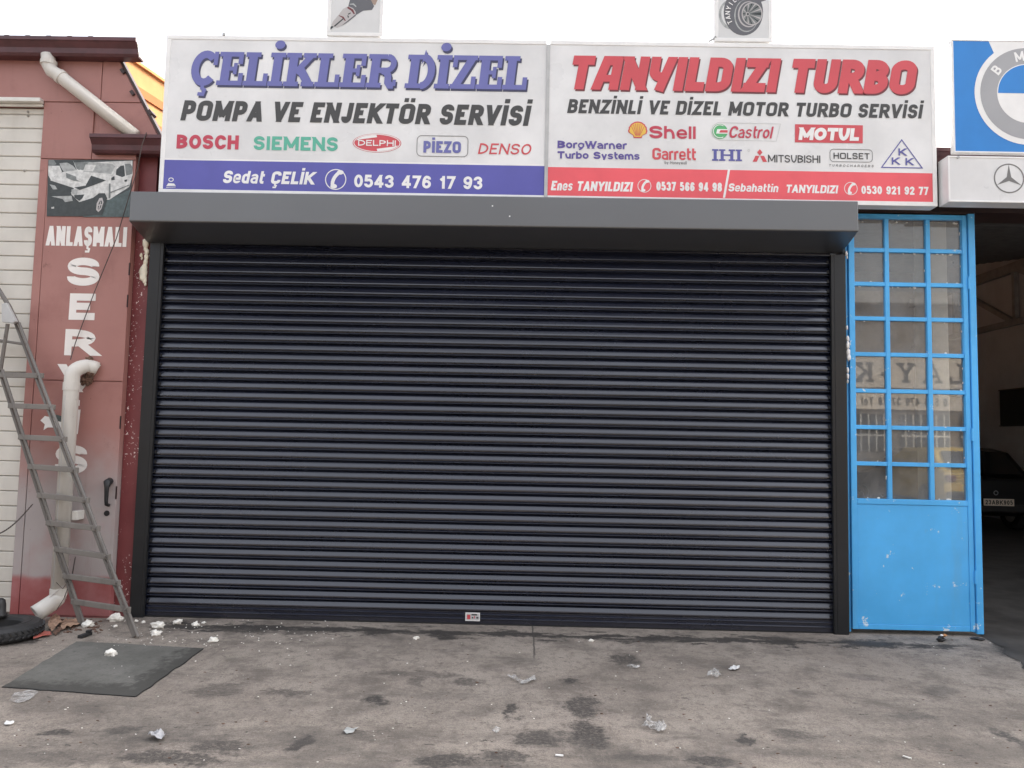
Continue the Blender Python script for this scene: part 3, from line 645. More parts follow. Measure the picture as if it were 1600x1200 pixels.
# lower downpipe beside the painted letters
pxm = 112
t0 = PY(113, 585, -.21); bt = PY(99, 948, -.21); xt = (t0.x+bt.x)/2-.022
el = PY(142, 571, -.12)
path = []
for i in range(9):
    th = R(90*i/8); path.append(Vector((xt+.10-.10*math.sin(th)-0, -.125-.085*math.sin(th), 1.845+.10*math.cos(th)-.0)))
path = [Vector((xt+.128, -.10, 1.918)), Vector((xt+.105, -.118, 1.928))]+[Vector((xt+.085*(1-math.sin(R(90*i/7))), -.12-.09*math.sin(R(90*i/7)), 1.85+.085*math.cos(R(90*i/7)))) for i in range(8)]
low = MB(); low.tube(path+[Vector((xt, -.21, 1.80)), Vector((xt-.0, -.21, .16))], .055, 24)
lowo = low.build('downpipe', 'pvc', rw, smooth=True)
MB().tube([(xt, -.21, 1.80), (xt, -.21, 1.74)], .060, 24).build('pipe_collar', 'pvc', lowo)
MB().tube([(xt, -.21, .24), (xt, -.21, .19)], .060, 24).build('pipe_collar', 'pvc', lowo)
MB().tube([(xt-.012, -.2643, 1.70), (xt-.012, -.2643, .25)], .0016, 6).build('seam', 'greyframe', lowo)
# open shoe at the foot, cut off at an angle
sh = MB(); e = Vector((xt-.098, -.315, .072))
pts = [Vector((xt, -.21, .20)), Vector((xt-.004, -.218, .165)), Vector((xt-.03, -.24, .135)), e.lerp(Vector((xt-.03, -.24, .135)), .35), e]
sh.tube(pts, [.058, .060, .061, .062, .064], 24, cap=False)
so_ = sh.build('pipe_shoe', 'pvc', lowo, smooth=True); sm = so_.modifiers.new('wall', 'SOLIDIFY'); sm.thickness = .006; sm.offset = -1
MB().tube([pts[3], pts[3].lerp(pts[4], .3)], .054, 16).build('dark_inside', 'dark', so_)
br = MB(); p = PY(124, 805, -.16); br.box(xt+.055, xt+.10, -.20, -.10, p.z-.035, p.z+.035); br.build('pipe_bracket', 'trimwhite', rw, bevel=.006)
# sectional door with ribbed panels
sdr = MB(); x1d = -.912; k = 0; z = .02
while z < 4.0:
    zz = min(z+.112, 4.03); sdr.prism_x([(.03, z), (-.064, z), (-.070, z+.006), (-.070, zz-.006), (-.064, zz), (.03, zz)], -5.2, x1d); z += .1165
sdo = sdr.build('sectional_door', 'doorwhite', rw)
MB().box(-5.2, x1d, -.05, .03, 0, 4.02).build('groove_backing', 'groove', sdo)
tr = MB(); tr.box(-5.2, -.90, -.155, YW-.001, 4.052, 4.085); tr.box(-5.2, -.905, -.112, YW+.011, 4.03, 4.05); tr.build('door_trim', 'trimwhite', rw, bevel=.004)
for px, py in ((44, 175), (44, 181), (38, 267)):
    q = PY(px, py, -.072); MB().tube([(q.x, -.066, q.z), (q.x, -.078, q.z)], .009, 10).build('bolt', 'groove', sdo)
# black pull handle and lock on the pillar door
hd = MB(); q0, q1 = PY(168, 752, YW-.04), PY(166, 790, YW-.04)
hd.tube([(q0.x, YW-.005, q0.z-.0), (q0.x, YW-.04, q0.z-.01), (q0.x, YW-.045, q0.z-.05), (q1.x, YW-.045, q1.z+.04), (q1.x, YW-.04, q1.z+.01), (q1.x, YW-.005, q1.z)], [.028, .03, .017, .014, .014, .013], 12)
hdo = hd.build('door_handle', 'black_pl', rw, smooth=True)
q = PY(167, 802, YW); MB().lathe([(0, -.006), (.020, -.006), (.022, .0), (0, .0)], (q.x, YW-.002, q.z), 'y', 20).build('keyhole', 'dark', hdo)
# small dark rust holes and hinge slots at the pillar edge
for px, py in ((190, 470), (188, 660), (186, 770), (195, 420)):
    q = PY(min(px, 187), py, YW); MB().box(-.133, -.1275, YW-.004, YW+.01, q.z-.05, q.z+.05).build('hinge', 'brown', rw)
# painted letters
LM = MB(); YL = YW-.0012
tpx(LM, 'ANLAŞMALI', (71.5, 383.5), (199, 355), YL, t=.19, gap=.09)
LM.flat('lettering', 'paint_white', rw)
def wide(ch, lx, rx, top, bot, t=.27, shear=0.):
    mb = MB(); a_, b_ = PY(lx, bot, YL), PY(rx, top, YL)
    hh = b_.z-a_.z; k_ = (b_.x-a_.x)/hh/G[ch][0] if G[ch][0] else 1
    gw, polys = glyph(ch, k_, t, None)
    for lay, qd in polys: mb.add([(a_.x+p.x*hh, YL-.0001*lay, a_.z+p.y*hh) for p in qd], [(0, 1, 2, 3)])
    mb.flat('lettering', 'paint_white', rw)
wide('S', 104, 157, 403, 446); wide('E', 107, 150, 459, 499.5); wide('R', 100, 151, 515, 555)
wide('V', 92, 153, 570, 612); wide('S', 85, 138, 696, 740)
im = MB(); a_, b_ = PY(110, 678, YL), PY(126, 640, YL); poly(im, [(a_.x, a_.z), (b_.x-.01, a_.z), (b_.x, b_.z), (a_.x+.01, b_.z)], YL)
im.flat('lettering', 'paint_white', rw); im = MB(); a_, b_ = PY(110, 634, YL), PY(125, 625, YL); poly(im, [(a_.x, a_.z), (b_.x, a_.z), (b_.x, b_.z), (a_.x, b_.z)], YL); im.flat('lettering', 'paint_white', rw)

# poster: photograph of a white car with a crushed front, printed flat
YP = YW-.006
def pp(cx, cy): return XZ(60+cx/10, 240+cy/10, YP)
po = thing('poster', 'printed picture of a crashed white car on the red pillar above the letters', 'poster', (*((PY(140, 338, YP))),))
pb = MB(); c4 = [pp(128, 975), pp(1420, 990), pp(1475, 100), pp(155, 95)]
pb.prism(c4, YP, YW-.0004); pb.build('sheet', 'print_dark', po)
prn = MB(); lay = [0]
def shape(mi, pts): lay[0] += 1; prn.cur = mi; poly(prn, [pp(*p) for p in pts], YP-.0003-.00012*lay[0])
PM = ['print_white', 'print_mid', 'print_dark', 'print_teal', 'print_grey', 'print_silver']
shape(3, [(700, 990), (1420, 988), (1440, 560), (1050, 740), (760, 820)])
shape(1, [(158, 190), (250, 180), (285, 165), (240, 100), (160, 100)])
shape(0, [(155, 190), (330, 190), (370, 290), (260, 350), (200, 420), (155, 340)])
shape(4, [(330, 150), (450, 140), (540, 190), (600, 260), (400, 290), (345, 200)])
shape(0, [(540, 100), (600, 230), (640, 260), (700, 140), (1470, 110), (1472, 330), (1420, 520), (1110, 720), (640, 760), (500, 620), (560, 540), (190, 420), (300, 320), (380, 290), (600, 260)])
shape(1, [(560, 140), (800, 125), (700, 260), (600, 240)])
shape(4, [(800, 130), (1160, 165), (1200, 200), (1140, 320), (700, 280), (720, 210)])
shape(0, [(740, 170), (900, 180), (850, 280), (700, 270)])
shape(2, [(1220, 250), (1290, 190), (1340, 185), (1355, 350), (1310, 370), (1210, 330)])
shape(1, [(1350, 160), (1440, 160), (1470, 210), (1465, 320), (1375, 345)])
shape(0, [(1180, 340), (1290, 360), (1300, 400), (1180, 410)])
shape(2, [(1140, 380), (1190, 350), (1195, 410), (1140, 420)])
shape(2, [(825, 345), (1060, 420), (880, 490), (650, 570), (560, 530), (740, 500)])
shape(1, [(430, 300), (590, 360), (600, 410), (670, 440), (560, 430), (440, 380)])
shape(2, [(165, 470), (330, 500), (500, 560), (520, 640), (360, 690), (200, 670), (150, 560)])
shape(4, [(175, 480), (260, 500), (300, 560), (230, 560)])
shape(4, [(520, 560), (620, 560), (600, 660), (520, 620)])
shape(4, [(200, 670), (520, 660), (540, 740), (420, 760), (380, 710)])
shape(2, [(560, 650), (720, 640), (690, 700), (640, 740), (570, 690)])
shape(2, [(640, 760), (860, 690), (950, 620), (1040, 620), (1080, 700), (1060, 760), (1000, 960), (860, 960), (640, 980)])
shape(5, [(905, 880), (915, 780), (955, 700), (1000, 690), (1020, 760), (985, 870), (940, 915)])
shape(2, [(930, 860), (940, 790), (965, 740), (992, 735), (1000, 770), (975, 850), (948, 880)])
shape(5, [(940, 860), (975, 745), (985, 750), (955, 870)]); shape(5, [(925, 800), (1000, 790), (1000, 805), (925, 820)])
shape(1, [(1105, 470), (1130, 470), (1125, 700), (1100, 700)]); shape(2, [(1345, 415), (1390, 405), (1385, 435), (1350, 445)])
shape(1, [(1130, 600), (1425, 485), (1425, 500), (1130, 618)]); shape(0, [(205, 840), (250, 830), (250, 860), (210, 865)])
prn.flat('print', PM, po)

# ------------------------------------------------------------------ orange building far behind
ob = thing('workshop_building', 'orange ribbed metal building rising behind the red workshop roof', 'building', (-2.6, 4, 0))
dv = Vector((math.sin(R(12.5)), math.cos(R(12.5)), 0)); nv = Vector((dv.y, -dv.x, 0)); A0 = Vector((-2.66, 3.9, 0))
def slab3(mb, s0, s1, z0, z1, d0, d1):
    vs = [A0+dv*s+nv*d+Vector((0, 0, z_)) for z_ in (z0, z1) for d in (d0, d1) for s in (s0, s1)]
    mb.add(vs, [(0, 2, 3, 1), (4, 5, 7, 6), (0, 1, 5, 4), (2, 6, 7, 3), (0, 4, 6, 2), (1, 3, 7, 5)])
o1 = MB(); slab3(o1, 0, 14, 0, 6.62, -6, 0); o1.build('wall', 'orange', ob)
o2 = MB()
for zz in (6.20, 5.82, 5.44, 5.06, 4.6): slab3(o2, 0, 14, zz, zz+.12, .001, .03)
o2.build('wall_rib', 'orange_d', ob)
o3 = MB(); slab3(o3, -.02, 14, 6.6201, 6.66, -6, .05); o3.build('roof', 'orange', ob)

# ------------------------------------------------------------------ main workshop behind shutter and signs, open bay at the right
mw = thing('workshop_building', 'dark workshop with open bay at the right of the blue door', 'building', (6, 0, 0))
wb = MB()
wb.box(.012, 5.53, .10, .25, 0, 3.6)                     # wall behind the curtain
wb.box(0, 13.4, 14, 14.2, 0, 6.2); wb.box(13.2, 13.4, .30, 14, 0, 6.2); wb.box(5.2, 5.35, .2505, 14, 0, 3.9)
wb.box(12.6, 13.4, .05, .29, 0, 3.33)
wb.build('wall', 'wallin', mw)
ff = MB(); ff.box(.012, 13.4, .02, .30, 3.3305, 3.80); ff.build('fascia', 'brown', mw)
gutter(PY(133, 208, -.26).x, 13.0, -.06, PY(190, 209, -.205).z, mw, 'maroon')
MB().box(-.10, 13, -.0595, .019, 3.66, 3.79).build('gutter_board', 'maroon', mw)
rd = MB(); pr = []
for i in range(48):
    yy = .3+i*.29; zz = 3.95+(yy-.3)*.155
    pr += [(yy, zz), (yy+.12, zz), (yy+.16, zz+.05), (yy+.25, zz+.05)]
prof = pr + [(y_, z_+.03) for y_, z_ in reversed(pr)]
n_ = len(pr); added_gap = [i for i in range(n_-1) if 1.0 < pr[i][0] < 2.3]  # deck left open here, out of view, to let daylight into the bay
rd.add([(x_, y_, z_) for x_ in (.0, 13.4) for y_, z_ in pr], [(i, i+1, n_+i+1, n_+i) for i in range(n_-1) if i not in added_gap])
rdo = rd.build('roof', 'deck', mw); sm = rdo.modifiers.new('sheet', 'SOLIDIFY'); sm.thickness = .01
sg0, sg1 = pr[added_gap[0]], pr[added_gap[-1]+1]; MB().add([(0, sg0[0], sg0[1]+.03), (13.4, sg0[0], sg0[1]+.03), (13.4, sg1[0], sg1[1]+.03), (0, sg1[0], sg1[1]+.03)], [(0, 1, 2, 3)]).build('added_skylight', 'glass', mw)  # unseen roof light, added only to brighten the bay
ts = MB(); xr = 13.12
def RX(px, py, x): d_ = _ray(px, py); q_ = CAM_LOC+d_*((x-CAM_LOC.x)/d_.x); return q_
lc0, lc1 = RX(1525, 519, xr), RX(1600, 499, xr); uc0, uc1 = RX(1530, 440, xr), RX(1600, 410, xr)
zl = (lc0.z+lc1.z)/2; zu = (uc0.z+uc1.z)/2
ts.box(xr-.05, xr+.05, .5, 13.9, zl-.06, zl+.06); ts.box(xr-.06, xr+.05, .5, 13.9, zu-.10, zu+.10)
ys = [.8, 3, 5.2, 7.4, 9.7, 11.9]
for i, yy in enumerate(ys):
    ts.bar((xr, yy, zl), (xr, yy, zu), .09, .09, (0, 1, 0))
    if i < len(ys)-1: ts.bar((xr, yy+.05, zl), (xr, ys[i+1], zu), .10, .09, (1, 0, 0))
ts.build('truss', 'steelpale', mw)
cl = MB(); x0c = PY(1457, 600, .5).x; x1c = PY(1484, 600, .5).x; cl.box(x0c, x1c, .5, .78, 0, 3.9); cl.build('column', 'wallpale', mw, bevel=.01)
ib = MB(); ib.box(x1c+.002, 9.5, .30, .42, 3.35, 3.7); ib.build('beam', 'steel', mw)
# board on the side wall inside
q0, q1 = RX(1565, 611, 13.18), RX(1565, 665, 13.18); q2 = RX(1625, 604, 13.18)
bd = thing('wall_board', 'black flat panel hung on the side wall inside the open bay', 'board', (13.16, q0.y, q1.z))
MB().box(13.13, 13.195, q2.y, q0.y, q1.z, q0.z).build('panel', 'black_pl', bd, bevel=.01)
fb = MB()
for za, zb in ((q1.z-.02, q1.z-.001), (q0.z+.001, q0.z+.02)): fb.box(13.12, 13.195, q2.y-.02, q0.y+.02, za, zb)
fb.build('frame', 'steel', bd)

# parked cars: one in the dark bay, one across the street
def make_car(cx, cyr, sg, paint, label, plate=None):
    Yc = lambda d: cyr+sg*d
    def cbox(m_, xa, xb, ya, yb, za, zb): ya, yb = sorted((Yc(ya), Yc(yb))); return m_.box(xa, xb, ya, yb, za, zb)
    cr = thing('parked_car', label, 'car', (cx, Yc(2), 0))
    prof = [(0, .34), (0, .52), (.03, .70), (.05, .92), (.28, .97), (.75, 1.40), (1.2, 1.47), (2.2, 1.46), (2.95, 1.02), (4.0, .88), (4.12, .62), (4.1, .30), (3.6, .26), (.5, .26)]
    body = MB(); nb = len(prof); rows = []
    for hx, s_ in ((-.86, .93), (-.80, 1.0), (0, 1.02), (.80, 1.0), (.86, .93)):
        rows.append([(cx+hx*(1 if z_ < .95 else (.86 if z_ > 1.3 else .95)), Yc(y_), .26+(z_-.26)*s_) for y_, z_ in prof])
    body.add([v for r2 in rows for v in r2], [(i*nb+j, i*nb+(j+1) % nb, (i+1)*nb+(j+1) % nb, (i+1)*nb+j) for i in range(4) for j in range(nb)]+[tuple(range(nb)), tuple(reversed(range(4*nb, 5*nb)))])
    body.build('body', paint, cr, bevel=.03)
    rg = MB(); rg.add([(cx-.62, Yc(.27), 1.01), (cx+.62, Yc(.27), 1.01), (cx+.56, Yc(.68), 1.40), (cx-.56, Yc(.68), 1.40)], [(0, 1, 2, 3)])
    rgo = rg.build('rear_window', 'carglass', cr); sm = rgo.modifiers.new('t', 'SOLIDIFY'); sm.thickness = .02; sm.offset = 0
    for sx in (-1, 1):
        cbox(MB(), cx+sx*.70-.11, cx+sx*.70+.11, -.015, .06, .72, .86).build('tail_lamp', 'lamp_red', cr, bevel=.02)
        for yy in (.78, 3.3):
            tw = MB(); tw.lathe([(.19, -.1), (.30, -.1), (.32, -.07), (.32, .07), (.30, .1), (.19, .1)], (cx+sx*.80, Yc(yy), .32), 'x', 28); tyo = tw.build('wheel', 'rubber', cr)
            MB().lathe([(.0, -.06), (.19, -.09), (.19, .09), (.0, .06)], (cx+sx*.80, Yc(yy), .32), 'x', 20).build('rim', 'greyframe', tyo)
    cbox(MB(), cx-.82, cx+.82, -.05, .03, .36, .50).build('bumper', 'black_pl', cr, bevel=.03)
    if plate:
        pz = .54; cbox(MB(), cx-.26, cx+.26, -.066, -.051, pz-.06, pz+.06).build('number_plate', 'cream_sign', cr)
        lt = MB(); text(lt, plate, cx-.235, pz-.038, cx+.235, pz+.038, cyr-.068, t=.2, gap=.16); lt.flat('plate_lettering', 'ink_dark', cr)
        eb = MB(); ring(eb, ell(cx-.02, .70, .035, .035, 18), .012, cyr-.018); eb.flat('emblem', 'chrome', cr)
make_car((PY(1536, 790, 7.5).x+PY(1581, 779, 7.5).x)/2, 7.52, 1, 'carblack', 'black car with yellowish number plate parked in the dark open bay', '23ABK905')

# ------------------------------------------------------------------ roller shutter
WS = 5.54
rs = thing('roller_shutter', 'closed anthracite roller shutter with long box under the two shop signs', 'shutter', (WS/2, 0, 0))
cu = MB(); ztop = 2.9152+.033; x0, x1 = .10, WS-.10
sl = []
for i in range(37):
    zt = ztop-.077*i
    sl += [(-.0120, zt+.0006), (-.0218, zt-.0072), (-.0222, zt-.0086), (-.0175, zt-.0098), (.0020, zt-.0102), (.0130, zt-.0108), (.0070, zt-.0215), (-.0040, zt-.0312), (-.0165, zt-.0530), (-.0195, zt-.0590), (-.0205, zt-.0665), (-.0190, zt-.0685), (.002, zt-.0692), (.002, zt-.0758)]
zb = ztop-.077*37
pro = [(-.012, zb+.30*0+3.02)] if False else []
full = [(-.008, ztop+.20), (-.008, ztop+.002)] + sl
n_ = len(full)
NX = 36; vs = []
for j in range(NX+1):
    x_ = x0+(x1-x0)*j/NX
    for i, (y_, z_) in enumerate(full):          # slats sag and bow a little, each its own way
        k_ = (i-2)//14 if i > 1 else 0
        vs.append((x_, y_+.0022*noise.noise(Vector((x_*.9, k_*.37, 3.1)))+.0010*noise.noise(Vector((x_*2.7, k_*5.3, 8.))), z_+.0013*noise.noise(Vector((x_*.5, k_*3.7, 1.)))))
cu.add(vs, [(j*n_+i, j*n_+i+1, (j+1)*n_+i+1, (j+1)*n_+i) for j in range(NX) for i in range(n_-1)])
cu.cur = 1
for i in range(37):
    zt = ztop-.077*i
    for xa, xb in ((x0+.018, x0+.032), (x1-.032, x1-.018)): cu.box(xa, xb, -.0228, -.004, zt-.066, zt-.042)
cuo = cu.build('curtain', ['slat', 'dark'], rs)
bb = MB(); zz = zb
bp = [(.02, zz), (-.010, zz), (-.010, zz-.012), (-.020, zz-.020), (-.020, zz-.023), (-.011, zz-.026), (-.010, zz-.044), (-.021, zz-.053), (-.021, zz-.056), (-.012, zz-.059), (-.012, .012), (.02, .012)]
bb.prism_x(bp, x0+.005, x1-.005); bb.build('bottom_bar', 'slat', rs)
MB().box(x0, x1, -.016, .03, .0, .0118).build('bottom_seal', 'dark', rs)
for xa, xb, inn in ((0, .088, 1), (WS-.088, WS, -1)):
    gr = MB(); gr.box(xa, xb, -.052, .06, 0, 2.952); go = gr.build('guide_rail', 'anth', rs, bevel=.004)
    ga, gb = (xb+.0005, xb+.022) if inn > 0 else (xa-.022, xa-.0005)
    MB().box(ga, gb, -.038, -.024, 0, 2.952).build('brush_seal', 'dark', go)
    MB().box(ga, gb, -.05, -.042, 0, 2.952).build('rail_lip', 'anth', go)
# box: folded sheet with sloping underside, hung very slightly out of level
bx0, bx1 = -.018, 5.513
xp = MB(); pf = [(-.02, 3.29), (-.36, 3.275), (-.36, 3.045), (-.352, 3.039), (-.06, 2.955), (-.02, 2.955)]
tl = .020
vs = [(x_, y_, z_-.010+(tl if x_ > 1 else 0)) for x_ in (bx0, bx1) for y_, z_ in pf]; n_ = 6
xp.add(vs, [tuple(range(6)), tuple(reversed(range(6, 12)))]+[(i, i+6, (i+1) % 6+6, (i+1) % 6) for i in range(6)])
xo = xp.build('shutter_box', 'anth_box', rs, bevel=.006)
for px, py in ((203, 312), (1336, 330), (229, 328)):
    q = PY(px, py, -.362); cp = MB(); cp.add([(q.x+.006*math.cos(a), -.3625-.0, q.z+.006*math.sin(a)) for a in [i*math.pi/4 for i in range(8)]], [tuple(range(8))]); cp.flat('rivet', 'ink_white', xo)
# warning sticker on the bottom bar
q0, q1 = PY(727, 970, -.022), PY(750, 957.5, -.022)
stk = MB().box(q0.x, q1.x, -.0225, -.0195, q0.z, q1.z).build('sticker', 'ink_white', rs)
s2 = MB(); wd = q1.x-q0.x; hh = q1.z-q0.z
def srect(mi, a0, a1, b0, b1): s2.cur = mi; poly(s2, [(q0.x+a0*wd, q0.z+b0*hh), (q0.x+a1*wd, q0.z+b0*hh), (q0.x+a1*wd, q0.z+b1*hh), (q0.x+a0*wd, q0.z+b1*hh)], -.0228-.0001*len(s2.f))
srect(0, .06, .94, .12, .88); srect(1, .42, .8, .66, .84); srect(2, .12, .34, .2, .75); srect(1, .45, .55, .3, .5); srect(2, .6, .66, .3, .6); srect(1, .75, .9, .3, .5)
s2.flat('sticker_print', ['ink_pale', 'ink_dark', 'ink_red'], rs)
# squeezed-out foam between rail and jamb
def blob(mb, c, r, sx=1, sy=1, sz=1, seed=0, amp=.35, sub=2):
    bm = bmesh.new(); bmesh.ops.create_icosphere(bm, subdivisions=sub, radius=1)
    for v in bm.verts:
        k_ = 1+amp*noise.noise(v.co*1.7+Vector((seed*3.1, seed, 0)))+.5*amp*noise.noise(v.co*4+Vector((0, seed, 0)))
        v.co = Vector((v.co.x*sx, v.co.y*sy, v.co.z*sz))*r*k_
    vs_ = [Vector(c)+v.co for v in bm.verts]; bm.verts.index_update(); fs_ = [[v.index for v in f_.verts] for f_ in bm.faces]; bm.free(); mb.add(vs_, fs_)
fm = MB(); i = 0
for px, py, rr in ((229, 380, .034), (228, 388, .022), (230, 394, .024), (229, 402, .022), (228, 410, .024), (226.5, 418, .030), (224.5, 426, .040), (224, 432, .036), (227, 438, .024), (227.5, 444, .014), (221, 399, .014), (222, 404, .010)):
    q = PY(px, py, -.03); blob(fm, (q.x, -.035, q.z), rr, .8, .6, 1.25, i); i += 1
fm.build('foam_seal', 'foam', rs, smooth=True)
for px, py, rr in ((1322, 396, .014), (1323, 402, .010), (1323, 512, .012), (1324, 530, .018), (1324, 540, .022), (1325, 551, .022), (1325.5, 558, .024), (1324, 578, .016), (1324, 588, .016), (1324, 596, .01)):
    q = PY(px, py, -.03); fm = MB(); blob(fm, (q.x+.003, -.028, q.z), rr, .7, .7, 1.5, i); i += 1; fm.build('foam_seal', 'ink_white', rs, smooth=True)
# fixing flange behind the right rail
MB().box(WS+.0005, WS+.022, -.005, .06, 0, 3.3).build('wall_flange', 'anth', rs)

# ------------------------------------------------------------------ blue glazed door leaf
DX0, DX1 = 5.572, 6.57; YD = -.005
bdn = thing('metal_door', 'sky blue metal door with grid of small panes beside the shutter', 'door', (6.07, 0, 0))
fr = MB()
fr.box(5.564, 5.584, YD+.02, YD+.09, .01, 3.30); fr.build('jamb', 'sky_blue', bdn, bevel=.003)
fr = MB()
zrow = [3.008, 2.734, 2.456, 2.170, 1.880, 1.593, 1.308]; zbot = 1.022; ztp = 3.262
xb = [(5.877, 5.910), (6.204, 6.238)]; xl0, xl1, xr0, xr1 = 5.588, 5.634, 6.490, 6.528
fr.box(xl0, xl1, YD, YD+.05, .035, 3.30); fr.box(xr0, xr1, YD, YD+.05, .035, 3.30)
fr.box(xl1, xr0, YD, YD+.05, ztp, 3.30); fr.box(xl1, xr0, YD, YD+.05, zbot-.03, zbot+.012)
fr.build('frame', 'sky_blue', bdn, bevel=.004)
gb = MB()
for a_, b_ in xb: gb.box(a_, b_, YD+.004, YD+.046, zbot+.0125, ztp-.0005)
xs = [xl1]+[v for ab in xb for v in ab]+[xr0]
for zr in zrow:
    for i in range(3): gb.box(xs[2*i]+.0005, xs[2*i+1]-.0005, YD+.006, YD+.044, zr-.018, zr+.014)
gb.build('glazing_bar', 'sky_blue', bdn, bevel=.003)
gp = MB(); zs = [ztp]+zrow+[zbot]
for j in range(8):
    for i in range(3):
        zt_, zb_ = (ztp if j == 0 else zs[j]-.0185), (zs[j+1]+(.0145 if j < 7 else .013))
        gp.add([(xs[2*i]+.001, YD+.028, zb_), (xs[2*i+1]-.001, YD+.028, zb_), (xs[2*i+1]-.001, YD+.028, zt_), (xs[2*i]+.001, YD+.028, zt_)], [(0, 1, 2, 3)])
gp.build('window_pane', 'glass', bdn)
pt = MB()
for k_ in range(46):
    i = random.randrange(3); j = random.randrange(8); edge = random.random()
    xx = random.uniform(xs[2*i]+.02, xs[2*i+1]-.02); zz = zs[j]-.024 if edge < .5 else zs[j+1]+.018
    if edge > .8: xx = xs[2*i+1]-.006; zz = random.uniform(zs[j+1]+.03, zs[j]-.03)
    blob(pt, (xx, YD+.024, zz), random.uniform(.004, .009), random.uniform(.6, 2.6) if edge <= .8 else .6, .5, random.uniform(.5, 1.4) if edge <= .8 else 2, k_, .5, 1)
pt.build('putty', 'putty', bdn)
MB().box(xl1+.0005, xr0-.0005, YD+.006, YD+.03, .075, zbot-.0305).build('door_panel', 'sky_blue', bdn, bevel=.003)
MB().box(xl1+.0005, xr0-.0005, YD+.002, YD+.05, .035, .0745).build('kick_rail', 'sky_blue', bdn, bevel=.004)
MB().box(6.534, 6.585, YD-.012, YD+.075, .02, 3.31).build('hinge_stile', 'sky_blue', bdn, bevel=.004)
MB().box(xr1+.0003, 6.5337, YD+.02, YD+.05, .035, 3.29).build('edge_gap', 'dark', bdn)
for z_ in (.45, 1.55, 2.75): MB().tube([(6.531, YD-.008, z_-.05), (6.531, YD-.008, z_+.05)], .009, 10).build('hinge', 'sky_blue', bdn)
MB().box(5.56, 6.59, YD+.0, YD+.09, 3.3105, 3.33).build('lintel', 'brown', bdn)

# ------------------------------------------------------------------ signs
YS = -.22
def signbox(name, label, x0, x1, z0, z1, ys, depth=.11, fr_=.034, frame='signframe', face='signface', sides=(1, 1)):
    t_ = thing(name, label, 'sign', ((x0+x1)/2, ys+depth/2, z0))
    f_ = MB(); f_.box(x0, x1, ys, ys+depth, z0, z0+fr_); f_.box(x0, x1, ys, ys+depth, z1-fr_, z1)
    if sides[0]: f_.box(x0, x0+fr_, ys, ys+depth, z0+fr_, z1-fr_)
    if sides[1]: f_.box(x1-fr_, x1, ys, ys+depth, z0+fr_, z1-fr_)
    f_.build('frame', frame, t_, bevel=.003)
    MB().box(x0+(fr_+.0003)*sides[0], x1-(fr_+.0003)*sides[1], ys+.004, ys+depth, z0+fr_+.0003, z1-fr_-.0003).build('sign_face', face, t_)
    return t_
zs0, zs1 = 3.300, 4.585; xm = PY(855, 180, YS).x
SL = signbox('shop_sign', 'white shop sign with blue slab lettering and blue phone band above the shutter', .125, xm-.0135, zs0, zs1, YS, sides=(1, 0))
SR = signbox('shop_sign', 'white shop sign with red slanted lettering and red phone band above the shutter', xm+.0135, 6.185, zs0, zs1, YS, sides=(0, 1))
MB().box(xm-.013, xm+.013, YS-.004, YS+.10, zs0, zs1-.036).build('divider', 'greyframe', SR)
F0 = YS+.004; L1, L2, L3, L4 = F0-.0012, F0-.0024, F0-.0036, F0-.0048
def say(sign, s, lb, rt, mat, y=L2, part='lettering', **kw):
    ws = []; tpx(ws, s, lb, rt, y, **kw)
    for q_ in ws: q_.flat(part, mat, sign)
def rectpx(mb, pts, y): poly(mb, [XZ(px, py, y) for px, py in pts], y)
def flatpart(sign, part, mat, fn_, *a_): mb = MB(); fn_(mb, *a_); return mb.flat(part, mat, sign)
zbb = PY(550, 254.5, F0).z
def band(sign, x0_, x1_, z1_, mat): mb = MB(); poly(mb, [(x0_, zs0+.0345), (x1_, zs0+.0345), (x1_, z1_), (x0_, z1_)], L1); mb.flat('colour_band', mat, sign)
band(SL, .160, xm-.0138, zbb, 'band_blue'); mb = MB(); poly(mb, [(.160, zbb), (xm-.0138, zbb), (xm-.0138, zbb+.012), (.160, zbb+.012)], L1); mb.flat('colour_band', 'ink_white', SL)
zrb = PY(1158, 266, F0).z; band(SR, xm+.0138, 6.150, zrb, 'band_red')
TECH = dict(rad=.20)
say(SL, 'ÇELİKLER DİZEL', (297.2, 135.6), (830.2, 91.6), 'navy', L2, 'letter_shadow', t=.25, shear=.10, gap=.02, fn=slab, sp=.22)
say(SL, 'ÇELİKLER DİZEL', (295, 132.2), (828, 88), 'indigo', L3, t=.25, shear=.10, gap=.02, fn=slab, sp=.22)
say(SL, 'POMPA VE ENJEKTÖR SERVİSİ', (281.5, 188), (831, 165), 'ink_dark', t=.245, shear=.17, gap=.115, sp=.30, **TECH)
say(SL, 'BOSCH', (275.5, 232), (373.5, 211.6), 'ink_crimson', t=.25, gap=.10)
say(SL, 'SIEMENS', (396, 234), (528.3, 214.6), 'ink_green', t=.23, gap=.12)
